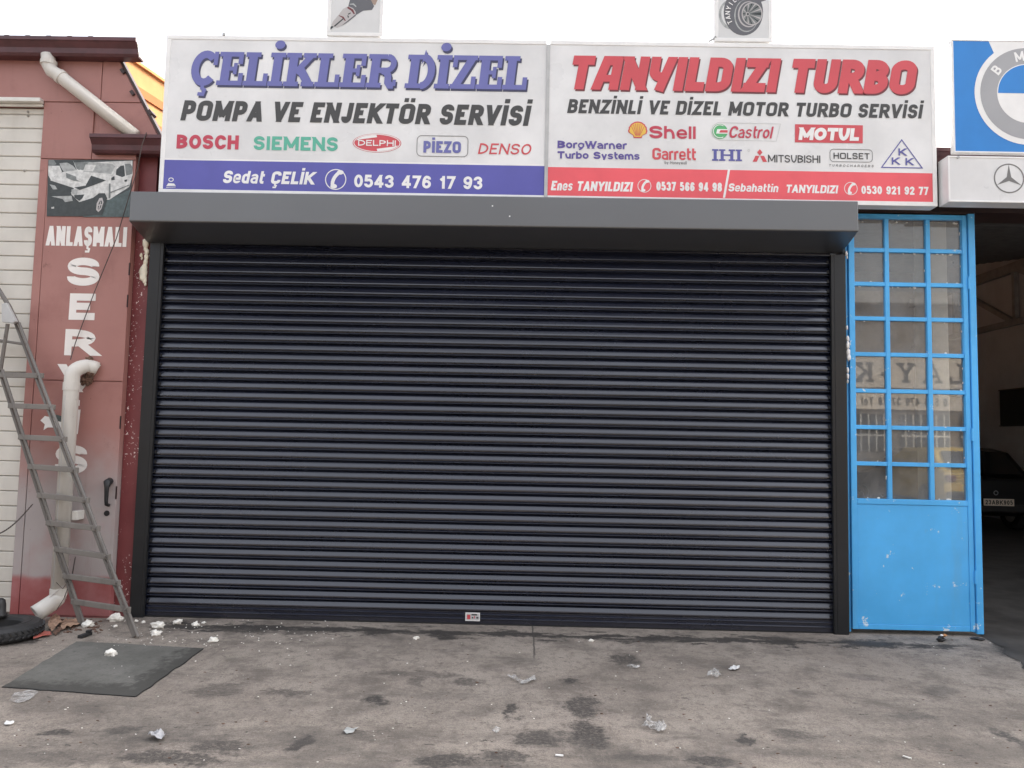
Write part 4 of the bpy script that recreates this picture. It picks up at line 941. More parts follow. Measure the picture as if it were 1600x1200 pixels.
# oval badge
ox0, ox1 = PY(551, 223, L1).x, PY(627, 224, L1).x; oz = PY(589, 223.5, L1).z; orx = (ox1-ox0)/2; orz = (PY(589, 208.8, L1).z-PY(589, 238.2, L1).z)/2; ocx = (ox0+ox1)/2
mb = MB(); poly(mb, ell(ocx, oz, orx, orz, 48), L1); mb.flat('emblem', 'ink_red', SL)
mb = MB(); ring(mb, ell(ocx, oz, orx*.95, orz*.92, 48), .006, L2)
poly(mb, ell(ocx, oz, orx*.9, orz*.86, 14, 92, 165)+[(ocx-orx*.70, oz+orz*.36), (ocx, oz+orz*.62)], L2); poly(mb, ell(ocx, oz, orx*.9, orz*.86, 14, 272, 345)+[(ocx+orx*.70, oz-orz*.36), (ocx, oz-orz*.62)], L2); mb.flat('emblem', 'ink_white', SL)
say(SL, 'DELPHI', (559.5, 227.5), (618.5, 219.3), 'ink_white', L3, t=.18, gap=.1)
def outline(sign, l, t_, r, b, th, rad_, mat, y=L2):
    a_, c_ = PY(l, b, y), PY(r, t_, y); mb = MB(); ring(mb, rrect(a_.x, c_.x, a_.z, c_.z, rad_), th, y); mb.flat('emblem', mat, sign)
outline(SL, 651, 213, 731.5, 243.7, .005, .035, 'ink_line')
say(SL, 'PİEZO', (661.4, 238.3), (720.4, 221), 'indigo', L3, t=.24, gap=.12, rad=.2)
say(SL, 'DENSO', (746.6, 240.5), (832, 225), 'ink_red', t=.15, shear=.2, gap=.14)
say(SL, 'Sedat ÇELİK', (347.4, 286), (493.3, 268.8), 'ink_white', t=.235, shear=.16, gap=.10, **TECH)
say(SL, '0543 476 17 93', (553, 292.5), (754, 276), 'ink_white', t=.215, gap=.09)
def phone(sign, px, py, rpx, y=L2):
    c_ = PY(px, py, y); r_w = (PY(px+rpx, py, y)-c_).length; mb = MB()
    ring(mb, ell(c_.x, c_.z, r_w*.96, r_w*.96, 36), r_w*.09, y)
    pts_ = [Vector((c_.x+r_w*(.62*math.cos(R(a_))+.38), c_.z+r_w*(.78*math.sin(R(a_))))) for a_ in range(118, 243, 12)]
    pts_ = [Vector((c_.x + (p.x-c_.x)*.86+(p.y-c_.z)*.40, p.y)) for p in pts_]
    for q_ in strip(pts_, r_w*.34, False, 9, 9, False): poly(mb, q_, y-.0002)
    for i_, sg in ((0, 1), (-1, -1)):
        p = pts_[i_]; poly(mb, ell(p.x+.06*r_w, p.y, r_w*.32, r_w*.22, 16), y-.0004)
    mb.flat('emblem', 'ink_white', sign)
phone(SL, 524.5, 280.4, 16.5)
mb = MB(); q = PY(267, 285, L2); ring(mb, ell(q.x, q.z+.022, .018, .014, 14), .006, L2); poly(mb, [(q.x-.035, q.z-.03), (q.x+.04, q.z-.026), (q.x+.025, q.z-.008), (q.x-.02, q.z-.006)], L2); poly(mb, [(q.x-.035, q.z-.042), (q.x+.04, q.z-.038), (q.x+.04, q.z-.034), (q.x-.035, q.z-.038)], L2); mb.flat('emblem', 'ink_white', SL)
# right sign
def heavy(ch, k, t, rad):
    if ch == 'Y':
        w = .74*k; out = []
        for i_, pts_ in enumerate(([(0, 1), (0, .36, r_), (.8, .36)], [(1, 1), (.50, -.2)])):
            ps = [Vector((t/2+p.x*(w-t), t/2+p.y*(1-t))) for p in arc_path(pts_, False, .25, w-t)]
            out += [(i_, x) for x in strip(ps, t, False, w, 1.)]
        return w, out
    if ch == 'A':
        w = .78*k; out = []
        for i_, (pts_, tt) in enumerate((([(0, 0), (.34, 1)], t), ([(1, 0), (1, 1)], t), ([(.34, 1), (1, 1)], t), ([(.2, .28), (1, .28)], t*.75))):
            out += [(i_, x) for x in strip([Vector((t/2+p[0]*(w-t), t/2+p[1]*(1-t))) for p in pts_], tt, False, w, 1.)]
        return w, out
    return glyph(ch, k, t, rad)
say(SR, 'TANYILDIZI TURBO', (888.8, 142), (1437.4, 97.3), 'ink_dred', L2, 'letter_shadow', t=.27, shear=.17, gap=.055, fn=heavy, rad=.24, sp=.26)
say(SR, 'TANYILDIZI TURBO', (887, 139.3), (1435.5, 94.6), 'ink_red', L3, t=.27, shear=.17, gap=.055, fn=heavy, rad=.24, sp=.26)
say(SR, 'BENZİNLİ VE DİZEL MOTOR TURBO SERVİSİ', (886, 176.5), (1443, 163.3), 'ink_dark', t=.225, shear=.17, gap=.12, sp=.30, **TECH)
# shell
q0, q1 = XZ(981.5, 215.5, L2), XZ(1011.5, 190, L2); sx0, sx1, sz0, sz1 = q0[0], q1[0], q0[1], q1[1]; scx = (sx0+sx1)/2; sw = (sx1-sx0)/2; shh = sz1-sz0
def shellpts(k_): return [(scx-sw*.42*k_, sz0+shh*.5*(1-k_)), (scx+sw*.42*k_, sz0+shh*.5*(1-k_)), (scx+sw*.5*k_, sz0+.16*shh)] + [(scx+sw*k_*(1+.03*math.cos(9*(a_-90)*math.pi/100))*math.cos(R(a_)), sz0+shh*.42+shh*.58*k_*math.sin(R(a_))) for a_ in range(-14, 195, 6)] + [(scx-sw*.5*k_, sz0+.16*shh)]
mb = MB(); poly(mb, shellpts(1.), L2); mb.flat('emblem', 'ink_red', SR)
mb = MB(); poly(mb, shellpts(.86), L3); mb.flat('emblem', 'ink_yellow', SR)
mb = MB()
for a_ in (35, 55, 72, 90, 108, 125, 145):
    for q_ in strip([Vector((scx+sw*.25*math.cos(R(a_)), sz0+shh*.14)), Vector((scx+sw*.8*math.cos(R(a_)), sz0+shh*.42+shh*.46*math.sin(R(a_))))], .004, False, 9, 9, False): poly(mb, q_, L4)
mb.flat('emblem', 'ink_red', SR)
say(SR, 'Shell', (1014.6, 216), (1088, 197.6), 'ink_crimson', t=.23, gap=.08)
# oil badge
mb = MB(); a_ = [XZ(*p, L2) for p in ((1122, 191.5), (1219.5, 193.5), (1213, 220.5), (1124, 218.5), (1114, 213), (1111, 205), (1114, 196))]; ring(mb, a_, .003, L2); mb.flat('emblem', 'ink_pale', SR)
c_ = PY(1125, 205.3, L2); rr = .060
mb = MB(); poly(mb, ell(c_.x, c_.z, rr, rr, 32), L2); mb.flat('emblem', 'ink_bgreen', SR)
mb = MB(); ring(mb, ell(c_.x, c_.z, rr*.86, rr*.86, 30, 60, 300), .006, L3, False); poly(mb, [(c_.x-rr*.5, c_.z-.018), (c_.x+rr*1.0, c_.z-.018), (c_.x+rr*1.0, c_.z+.018), (c_.x-rr*.35, c_.z+.018)], L3); mb.flat('emblem', 'ink_white', SR)
mb = MB(); poly(mb, [(c_.x-rr*.1, c_.z-.010), (c_.x+rr*.98, c_.z-.010), (c_.x+rr*.98, c_.z+.010), (c_.x+rr*.05, c_.z+.010)], L4); mb.flat('emblem', 'ink_red', SR)
say(SR, 'Castrol', (1138, 215.3), (1209.5, 197.8), 'ink_crimson', L3, t=.17, shear=.2, gap=.08)
mb = MB(); rectpx(mb, [(1242, 222.3), (1348, 223.9), (1348.3, 195.8), (1242.3, 194)], L2); mb.flat('emblem', 'ink_red', SR)
say(SR, 'MOTUL', (1247.5, 218.6), (1344, 200.5), 'ink_white', L3, t=.29, shear=.13, gap=.03)
say(SR, 'BorgWarner', (871, 231.4), (979.5, 221.3), 'ink_purple', t=.26, gap=.06)
say(SR, 'Turbo Systems', (871, 247.5), (999.4, 238.2), 'ink_purple', t=.26, gap=.06)
say(SR, 'Garrett', (1019.2, 249.3), (1087.4, 232), 'ink_red', t=.20, gap=.06, rad=.22)
say(SR, 'by Honeywell', (1038.6, 256.3), (1073, 252), 'ink_line', t=.14, gap=.14)
say(SR, 'IHI', (1112.6, 251), (1159.3, 233.7), 'ink_ihi', t=.26, gap=.04, fn=slab)
mb = MB(); q = PY(1170, 235, L2); ring(mb, ell(q.x, q.z, .008, .008, 12), .004, L2); mb.flat('emblem', 'ink_pale', SR)
mb = MB(); A_, B_ = PY(1176, 252.6, L2), PY(1198.5, 233, L2); ux = (B_.x-A_.x)/4; uz = (B_.z-A_.z)/2; mx = (A_.x+B_.x)/2; mz = A_.z+uz*.98
poly(mb, [(mx, mz), (mx+ux*.75, mz+uz*.5), (mx, mz+uz), (mx-ux*.75, mz+uz*.5)], L2)
for sg in (-1, 1): poly(mb, [(mx+sg*.1*ux, mz-.04*uz), (mx+sg*1.2*ux, mz-.04*uz), (mx+sg*2*ux, A_.z), (mx+sg*.85*ux, A_.z)], L2)
mb.flat('emblem', 'ink_red', SR)
say(SR, 'MITSUBISHI', (1200, 253.4), (1281.7, 243), 'ink_dark', t=.15, gap=.10)
outline(SR, 1297, 234, 1363, 252.3, .0045, .028, 'ink_line')
say(SR, 'HOLSET', (1302.5, 248), (1358.7, 239.3), 'ink_dark', L3, t=.17, gap=.16, rad=.2)
say(SR, 'TURBOCHARGERS', (1295, 260.2), (1365.5, 257.6), 'ink_line', t=.17, shear=.2, gap=.5)
mb = MB(); ring(mb, [XZ(1409, 218.5, L2), XZ(1377.5, 261.5, L2), XZ(1441, 262.5, L2)], .008, L2); mb.flat('emblem', 'ink_ihi', SR)
for kx, kz in ((1409.5, 243), (1399, 257), (1420.5, 258)):
    mb = MB(); tpx(mb, 'K', (kx-5.5, kz), (kx+6, kz-11), L3, t=.22); mb.flat('lettering', 'ink_ihi', SR)
mb = MB(); rectpx(mb, [(1129.5, 309), (1133, 309), (1141, 264), (1137.5, 264)], L2); mb.flat('emblem', 'ink_white', SR)
say(SR, 'Enes TANYILDIZI', (860.5, 297.3), (989.6, 284.6), 'ink_white', t=.225, shear=.15, gap=.10, **TECH)
phone(SR, 1006.9, 290.4, 10.6)
say(SR, '0537 566 94 98', (1025.5, 297.8), (1128, 285.5), 'ink_white', t=.215, gap=.09)
say(SR, 'Sebahattin', (1137.6, 299), (1217.5, 287.8), 'ink_white', t=.225, shear=.15, gap=.09, **TECH)
say(SR, 'TANYILDIZI', (1227.5, 301), (1310, 289.8), 'ink_white', t=.225, shear=.15, gap=.09, **TECH)
phone(SR, 1329.5, 294.6, 10.4)
say(SR, '0530 921 92 77', (1346, 303), (1450.5, 292), 'ink_white', t=.215, gap=.09)
# clips on the sign top
ck = MB(); 
for px, par in ((350, SL),): q = PY(px, 53.5, YS); ck.box(q.x-.012, q.x+.012, YS-.004, YS+.03, zs1+.0005, zs1+.02)
ck.build('clip', 'greyframe', SL)
ck = MB(); q = PY(1110, 64, YS); ck.bar((q.x-.01, YS+.01, zs1+.012), (q.x+.045, YS+.01, zs1+.05), .012, .02, (0, 1, 0)); ck.build('clip', 'greyframe', SR)

# small picture signs standing on the shop signs
def topsign(x0_, x1_, label):
    return signbox('picture_sign', label, x0_, x1_, zs1+.012, zs1+.62, YS, .06, .03, face='print_bg')
ax0, ax1 = PY(510, 53, YS).x, PY(598, 55, YS).x
T1 = topsign(ax0, ax1, 'small white picture sign of a metal fuel injector above the blue lettering')
prn = MB(); lay = [0]
def sh1(mi, pts, ox=500, oy=0, k_=13.333):
    lay[0] += 1; prn.cur = mi; poly(prn, [XZ(ox+a_/k_, oy+b_/k_, F0) for a_, b_ in pts], F0-.0005-.00015*lay[0])
PI = ['print_steel', 'print_silver', 'print_bronze', 'ink_dred', 'print_dark', 'print_grey']
sh1(2, [(1050, 60), (1150, 110), (1230, -60), (1280, -300), (1090, -320), (1010, -20)])
sh1(0, [(590, 130), (640, -60), (700, -420), (1010, -420), (1050, -20), (1130, 130), (1080, 210), (900, 225), (740, 320), (690, 250)])
sh1(5, [(620, 80), (700, 70), (760, 130), (750, 150), (690, 100), (620, 100)])
sh1(1, [(590, 130), (690, 170), (745, 250), (745, 310), (540, 480), (440, 540), (360, 580), (290, 560), (240, 520), (270, 450), (380, 320), (480, 190)])
sh1(3, [(590, 140), (690, 200), (730, 290), (705, 300), (650, 225), (560, 165)]); sh1(3, [(400, 320), (490, 350), (540, 430), (520, 440), (460, 370), (390, 330)])
sh1(4, [(290, 540), (480, 380), (500, 395), (310, 560)]); sh1(4, [(580, 290), (640, 260), (640, 285), (590, 310)]); sh1(4, [(570, 320), (600, 330), (600, 370), (580, 375)])
sh1(4, [(190, 590), (250, 540), (290, 560), (220, 620), (195, 615)]); sh1(0, [(745, 300), (745, 330), (540, 490), (440, 545), (520, 480)])
prn.flat('print', PI, T1)
bx0_, bx1_ = PY(1116.5, 60, YS).x, PY(1207, 63, YS).x
T2 = topsign(bx0_, bx1_, 'small white picture sign of a dark turbocharger above the red lettering')
prn = MB(); lay = [0]
def e2(cx_, cy_, rx, ry, a0=0, a1=360, n=36): return [(cx_+rx*math.cos(R(a0+(a1-a0)*i/n)), cy_+ry*math.sin(R(a0+(a1-a0)*i/n))) for i in range(n)]
def sh2(mi, pts): sh1(mi, pts, 1100, 0)
PT = ['print_steel', 'print_silver', 'print_mid', 'print_bg', 'print_grey', 'print_dark']
sh2(4, e2(560, 300, 250, 310)); sh2(3, e2(585, 290, 225, 270)); sh2(0, e2(820, 250, 410, 490)); sh2(0, [(700, -160), (1290, -140), (1290, 5), (1130, 60), (900, 60)])
sh2(4, e2(880, 330, 250, 340)); sh2(0, e2(890, 320, 235, 325)); sh2(1, e2(930, 300, 225, 270)); sh2(0, e2(940, 295, 205, 250)); sh2(1, e2(1000, 290, 218, 240)); sh2(2, e2(1000, 290, 195, 218))
for a_ in range(0, 360, 22):
    sh2(1 if a_ % 44 else 5, [(920+30*math.cos(R(a_)), 295+30*math.sin(R(a_))), (1000+190*math.cos(R(a_)), 290+212*math.sin(R(a_))), (1000+190*math.cos(R(a_+9)), 290+212*math.sin(R(a_+9)))])
sh2(1, e2(905, 300, 40, 45)); sh2(5, e2(910, 300, 22, 26))
prn.flat('print', PT, T2)
lt = MB(); cc = XZ(1100+880/13.333, 300/13.333, F0)
for i_, chh in enumerate('TANYILDIZI'):
    an = R(208-i_*15.5); gw, polys = glyph(chh, 1, .17, None); hh = .038; ra = .148
    bx_, bz_ = cc[0]+ra*math.cos(an), cc[1]+ra*math.sin(an); rot = an-math.pi/2
    for la, qd in polys:
        lt.add([(bx_+((p.x-gw/2)*math.cos(rot)-(p.y-.5)*math.sin(rot))*hh, F0-.006-.0001*la, bz_+((p.x-gw/2)*math.sin(rot)+(p.y-.5)*math.cos(rot))*hh) for p in qd], [(0, 1, 2, 3)])
lt.flat('lettering', 'ink_white', T2)

# blue emblem sign and white star sign at the right
YB = -.30
b0 = PY(1487, 61, YB); b1 = PY(1491, 237, YB)
SB = signbox('emblem_sign', 'blue sign with big round quartered emblem at the upper right edge', b0.x, b0.x+1.25, b1.z-.005, b0.z, YB, .05, .012)
FB = YB+.004
mb = MB(); poly(mb, [(b0.x+.0125, b1.z+.0075), (b0.x+1.2375, b1.z+.0075), (b0.x+1.2375, b0.z-.0125), (b0.x+.0125, b0.z-.0125)], FB-.0008); mb.flat('sign_print', 'blue_sign', SB)
cb = PY(1606, 146, YB); k_ = (PY(1523, 146, YB)-cb).length/83
mb = MB(); q = XZ(1545, 64, YB); poly(mb, [(q[0], b0.z-.0125), (b0.x+1.2375, b0.z-.0125), (b0.x+1.2375, cb.z), (cb.x, cb.z), XZ(1553, 82, YB)], FB-.0016)
mb.flat('sign_print', 'ink_white', SB)
for rad_, mat_, dy in ((83, 'ink_white', .0024), (74, 'ring_grey', .0032), (48, 'ink_white', .0040)):
    mb = MB(); poly(mb, ell(cb.x, cb.z, rad_*k_, rad_*k_, 64), FB-dy); mb.flat('emblem', mat_, SB)
mb = MB(); poly(mb, ell(cb.x, cb.z, 46.5*k_, 46.5*k_, 20, 90, 180)+[(cb.x, cb.z)], FB-.0048); poly(mb, ell(cb.x, cb.z, 46.5*k_, 46.5*k_, 20, 270, 360)+[(cb.x, cb.z)], FB-.0048); mb.flat('emblem', 'blue_sign', SB)
for chh, an in (('B', 142), ('M', 101), ('W', 55)):
    mb = MB(); an = R(an); gw, polys = glyph(chh, 1.0, .2, .2); hh = 16*k_; rot = an-math.pi/2; bx_, bz_ = cb.x+61*k_*math.cos(an), cb.z+61*k_*math.sin(an)
    for la, qd in polys: mb.add([(bx_+((p.x-gw/2)*math.cos(rot)-(p.y-.5)*math.sin(rot))*hh, FB-.0048-.0001*la, bz_+((p.x-gw/2)*math.sin(rot)+(p.y-.5)*math.cos(rot))*hh) for p in qd], [(0, 1, 2, 3)])
    mb.flat('lettering', 'ink_white', SB)
YM = -.32
b0 = PY(1481, 243, YM); b1 = PY(1484, 315, YM)
SM = signbox('emblem_sign', 'white sign with grey three-pointed star in a ring under the blue sign', b0.x, b0.x+1.26, b1.z, b0.z, YM, .14, .014)
cb = PY(1577, 278.5, YM); k_ = (PY(1553, 278.5, YM)-cb).length; FM = YM+.0028
mb = MB(); ring(mb, ell(cb.x, cb.z, k_*.95, k_*.95, 48), k_*.085, FM)
for an in (90, 210, 330):
    a2 = R(an); pp_ = (cb.x+k_*.93*math.cos(a2), cb.z+k_*.93*math.sin(a2))
    for sg in (-60, 60): poly(mb, [(cb.x, cb.z), (cb.x+k_*.17*math.cos(a2+R(sg)), cb.z+k_*.17*math.sin(a2+R(sg))), pp_], FM-.0002)
mb.flat('emblem', 'ink_line', SM)
MB().tube([(PY(1497, 243, YM).x, YM-.004, b0.z-.012), (PY(1497, 243, YM).x, YM+.004, b0.z-.012)], .010, 12).build('screw', 'greyframe', SM)

# ------------------------------------------------------------------ ladder
ld = thing('ladder', 'tall weathered grey step ladder leaning towards the red pillar', 'ladder', (0, -.45, 0))
fL, fR = PZ(128, 977), PZ(212, 997); tR = PY(27, 505, -.16); tL = PY(1, 578, -.19)
def railpair(a_, b_, n_, sp=.027, r=.0115):
    off = Vector((1, -.6, 0)).normalized()*sp; m_ = MB()
    m_.tube([a_-off, b_-off], r, 10); m_.tube([a_+off, b_+off], r, 10); m_.bar(a_-(b_-a_)*.0, a_+(b_-a_)*.09, .03, .03); return m_.build(n_, 'alu', ld, smooth=False)
dR = (tR-fR).normalized(); dL = (tL-fL).normalized()
railpair(fR+Vector((0, 0, .012)), tR, 'rail'); railpair(fL+Vector((0, 0, .012)), tL, 'rail')
def onrail(f_, t_, py):
    lo, hi = -.05, 1.1
    for _ in range(40):
        m_ = (lo+hi)/2; p_ = f_.lerp(t_, m_); d_ = p_-CAM_LOC; y_ = 600-FPX*d_.dot(AU)/d_.dot(AF)
        if y_ > py: lo = m_
        else: hi = m_
    return f_.lerp(t_, m_)
for ya, yb in ((586, 587), (634, 636), (683, 686), (729, 734), (774, 781), (817, 825), (858, 869), (900, 910), (940, 952)):
    a_, b_ = onrail(fL, tL, ya), onrail(fR, tR, yb); d_ = (b_-a_).normalized()
    rm = MB(); fw = Vector((-.25, -.35, 0)).normalized()*.02
    rm.bar(a_-d_*.03, b_+d_*.055, .024, .040); ro = rm.build('rung', 'rung', ld, bevel=.004)
    cm = MB(); cm.tube([b_+d_*.018+Vector((0, -.03, 0)), b_+d_*.018+Vector((0, .03, 0))], .008, 8); cm.build('clamp', 'alu', ro)
# hinge plate where the rails meet, rear leg and brace carrying on upwards to the left
hp_ = [PY(*p, -.20) for p in ((7, 476), (14, 474), (29, 503), (24, 506), (7, 504))]
MB().prism([(p.x, p.z) for p in hp_], -.235, -.20).build('hinge_plate', 'greyframe', ld, bevel=.004)
pv = PY(12, 506, -.21); up = PY(-30, 408, -.12)
MB().tube([PY(27, 505, -.17), PY(14, 478, -.17), up], .017, 10).build('rear_leg', 'alu', ld)
MB().tube([pv, tL], .014, 10).build('brace', 'alu', ld)
a_, b_ = PY(-40, 526, -.20), PY(38, 538, -.17); MB().bar(a_, b_, .05, .02).build('rung', 'alu', ld, bevel=.004)

# ------------------------------------------------------------------ things lying about
ty = thing('tyre', 'worn black tyre lying flat by the cream door', 'tyre', (-.72, -.52, 0))
tc = Vector((PY(-6, 985, -.73).x, -.73, .056)); ty.location = (tc.x, tc.y, 0)
tm = MB(); tm.lathe([(r_0*.90, z_0*.54) for r_0, z_0 in [(.17, -.085), (.25, -.10), (.285, -.085), (.305, -.05), (.31, 0), (.305, .05), (.285, .085), (.25, .10), (.215, .104), (.18, .088), (.165, .06), (.165, -.06)]], tc, 'z', 56)
tg = tm
for i in range(44):
    a2 = 2*math.pi*i/44
    for zz in (-.024, .024): 
        p = tc+Vector((.282*math.cos(a2), .282*math.sin(a2), zz)); q = tc+Vector((.282*math.cos(a2+.07), .282*math.sin(a2+.07), zz*.35)); tg.bar(p, q, .012, .010)
tg.build('carcass', 'rubber', ty)
MB().lathe([(.200, .0560), (.208, .0585), (.212, .0560), (.207, .0530)], tc, 'z', 56).build('sidewall_ring', 'rubber', ty, smooth=True)
bp_ = PY(-2, 966, -.60)
bo = MB(); bo.lathe([(0, 0), (.05, 0), (.052, .02), (.043, .03), (.040, .09), (.033, .118), (.018, .13), (0, .132)], (bp_.x, -.60, .110), 'z', 24)
tag(bo.build('rubber_stopper', 'black_pl', None, smooth=True), 'black bottle-shaped stopper standing upright on the flat tyre', 'stopper')
ch = MB(); c0, c1 = PY(-20, 840, -.13), PY(50, 789, -.17)
for i in range(46):
    t_ = i/45; p = c0.lerp(c1, t_)+Vector((0, 0, -.05*math.sin(math.pi*t_)))
    t2 = (i+1)/45; d_ = (c0.lerp(c1, t2)+Vector((0, 0, -.05*math.sin(math.pi*t2)))-p)
    x_ = Vector((0, 1, 0)) if i % 2 else Vector((-.5, 0, .85)); dn = d_.normalized()
    pts_ = [p+dn*.0085*math.cos(a2)+x_*.005*math.sin(a2) for a2 in [j*math.pi/4 for j in range(9)]]; ch.tube(pts_, .0018, 5, cap=False)
tag(ch.build('chain', 'wire'), 'thin rusty chain hanging from the drainpipe across the cream door', 'chain')
# cable from the lower gutter down the pillar
cw = MB(); cw.tube([PY(229, 207, -.21), PY(222, 226, -.215), PY(214, 268, -.20), PY(203, 302, -.18), PY(182, 372, -.145), PY(148, 455, -.12), PY(118, 535, -.12), PY(110, 562, -.15)], .0035, 6)
tag(cw.build('cable', 'wire'), 'thin dark cable sagging from the maroon gutter down across the painted letters', 'cable')
wv = MB(); wv.tube([PY(118, 870, -.30), PY(113, 900, -.30), PY(100, 935, -.30), PY(88, 954, -.30)], .0028, 6); wv.tube([PY(88, 910, -.30), PY(98, 920, -.30), PY(112, 900, -.30), PY(117, 872, -.30)], .0022, 6)
tag(wv.build('wire', 'wire'), 'thin dark loop of wire against the foot of the drainpipe', 'wire')
wv = MB(); wv.tube([PZ(58, 966), PY(62, 950, -.28), PY(72, 938, -.28), PY(88, 925, -.27), PY(100, 915, -.27)], .0022, 6)
tag(wv.build('wire', 'wirepale'), 'thin pale wire curving up from the tyre to the drainpipe', 'wire')
# rags stuffed round the pipe elbow
rg_ = MB(); i = 0
for px, py, rr in ((139, 562, .022), (142, 573, .034), (141, 584, .034), (138, 592, .03), (131, 594, .026), (127, 597, .02), (137, 600, .014), (143, 561, .015)):
    q = PY(px, py, -.13); blob(rg_, (q.x, -.13, q.z), rr, 1, .8, 1.2, i, .9); i += 1
tag(rg_.build('rag', 'rag'), 'dirty brown rag stuffed around the top elbow of the drainpipe', 'rag')
# torn paper patch on the pillar behind the pipe
pm = MB(); pm.prism([XZ(*p, YW-.004) for p in ((63, 657), (70, 650), (80, 652), (96, 660), (96, 668), (74, 668), (68, 672), (70, 663))], YW-.004, YW-.0005)
tag(pm.build('torn_paper', 'ink_white'), 'torn scrap of white paper stuck on the red pillar left of the drainpipe', 'paper')
pm = MB(); pm.prism([XZ(*p, YW-.006) for p in ((80, 650), (84, 647), (96, 650), (96, 659), (88, 658))], YW-.006, YW-.0042)
tag(pm.build('sticker', 'print_teal'), 'dark blue sticker overlapping the torn white paper on the pillar', 'sticker')

# cardboard scraps at the shoe of the pipe
def scrap(name, pts, mat, label, cat, z=.006, crumple=.02, seed=1, group=None, sub=3, thick=.002):
    bm = bmesh.new(); vs_ = [bm.verts.new((p.x, p.y, z)) for p in pts]; bm.faces.new(vs_)
    bmesh.ops.triangulate(bm, faces=bm.faces[:]); bmesh.ops.subdivide_edges(bm, edges=bm.edges[:], cuts=sub, use_grid_fill=True)
    for v in bm.verts: v.co.z = z+abs(noise.noise(Vector((v.co.x*28+seed, v.co.y*28, seed))))*crumple*.8+.25*crumple*abs(noise.noise(Vector((v.co.x*70, v.co.y*70+seed, 0))))
    me = bpy.data.meshes.new(name); cen = sum((p for p in pts), Vector())/len(pts); cen.z = 0
    for v in bm.verts: v.co -= cen
    bm.to_mesh(me); bm.free(); me.materials.append(M[mat]); o = bpy.data.objects.new(name, me); o.location = cen; COL.objects.link(o)
    s_ = o.modifiers.new('t', 'SOLIDIFY'); s_.thickness = thick
    return tag(o, label, cat, group)
def zp(*pp_): return [PZ(*p) for p in pp_]
scrap('cardboard', zp((76, 975), (84, 966), (92, 970), (98, 978), (88, 984), (80, 992), (74, 984)), 'card', 'torn brown cardboard sticking out of the pipe mouth', 'cardboard', .02, .05, 3)
scrap('cardboard', zp((93, 981), (102, 970), (112, 972), (122, 970), (124, 978), (110, 983), (98, 987)), 'card', 'crumpled brown cardboard strip behind the left ladder foot', 'cardboard', .01, .04, 5)
scrap('cardboard', zp((82, 992), (92, 983), (97, 986), (88, 995)), 'rag', 'small dark folded cardboard piece next to the red shard', 'cardboard', .008, .03, 8)
scrap('plastic_shard', zp((51, 998), (66, 990), (78, 991), (80, 995), (66, 997), (52, 1001)), 'brick', 'flat red plastic shard between the tyre and the hatch', 'shard', .01, .012, 4, None, 2, .008)
bk = MB(); p0, p1 = PZ(124, 998), PZ(141, 992); bk.bar(p0+Vector((0, 0, .012)), p1+Vector((0, 0, .012)), .035, .022); bk.bar(p0.lerp(p1, .7)+Vector((0, 0, .03)), p1+Vector((0, 0, .032)), .03, .014)
tag(bk.build('rubber_pad', 'rubber', None, bevel=.004), 'small black rubber pad on the concrete between ladder feet and hatch', 'rubber pad')
# lumps of cured foam
FG = 'foam crumbs near the shutter'
for i, (px, py, rr, lab) in enumerate(((179, 966, .050, 'largest pale foam lump behind the right ladder foot'), (137, 976, .040, 'white foam lump beside the left ladder foot'),
    (173, 1021, .040, 'white foam lump lying on the dark hatch'), (243, 990, .036, 'round white foam lump in front of the guide rail, nearest the hatch'),
    (247, 977, .044, 'jagged white foam lump at the left end of the dark wet line'), (278, 972, .034, 'white foam lump close to the shutter, second from the left guide rail'),
    (305, 976, .028, 'small foam lump on the dark wet line left of the crumbs'), (334, 1000, .032, 'lone flat white foam lump to the right of the hatch'),
    (224, 972, .016, 'tiny foam crumb at the left guide rail foot'), (213, 970, .013, 'tiniest foam crumb directly below the left guide rail'),
    (318, 973, .014, 'tiny foam crumb by the shutter right of the small foam lumps'), (180, 979, .015, 'tiny foam crumb just in front of the largest foam lump'),
    (650, 997, .020, 'small white foam crumb in front of the shutter left of the sticker'), (924, 1001, .018, 'small white foam crumb in front of the shutter right of the saw cut'))):
    rr *= .80; p = PZ(px, py, rr*.5); fb_ = MB(); blob(fb_, (p.x, p.y, rr*.52), rr, 1.15, 1, .72, i+20, .75, 3)
    tag(fb_.build('foam_lump', 'foamlump', None, smooth=True), lab, 'foam', FG)
FLK = 'pale specks'
sp_ = MB()
for k_ in range(150):
    px = random.uniform(150, 520); py = random.uniform(968, 1010) if random.random() < .8 else random.uniform(1000, 1060)
    p = PZ(px, py); blob(sp_, (p.x, p.y, .003), random.uniform(.002, .006), 1.2, 1, .6, k_, .6, 1)
for k_ in range(110):
    p = PZ(random.uniform(0, 1600), 1000+200*random.random()**1.3); blob(sp_, (p.x, p.y, .002), random.uniform(.0015, .0038), 1.6, 1, .5, k_, .6, 1)
kind(tag(sp_.build('debris', 'foamlump'), 'pale crumbs strewn over the concrete', 'debris'), 'stuff')
dk = MB()
for k_ in range(120):
    p = PZ(random.uniform(0, 1600), 992+208*random.random()**1.2); blob(dk, (p.x, p.y, .002), random.uniform(.002, .006), 1.8, 1, .4, k_, .7, 1)
for k_ in range(70):
    p = PZ(random.uniform(95, 160), random.uniform(968, 990)); blob(dk, (p.x, p.y, .003), random.uniform(.004, .012), 1.5, 1, .6, k_, .7, 1)
kind(tag(dk.build('grit', 'rag'), 'dark grit scattered on the concrete', 'grit'), 'stuff')
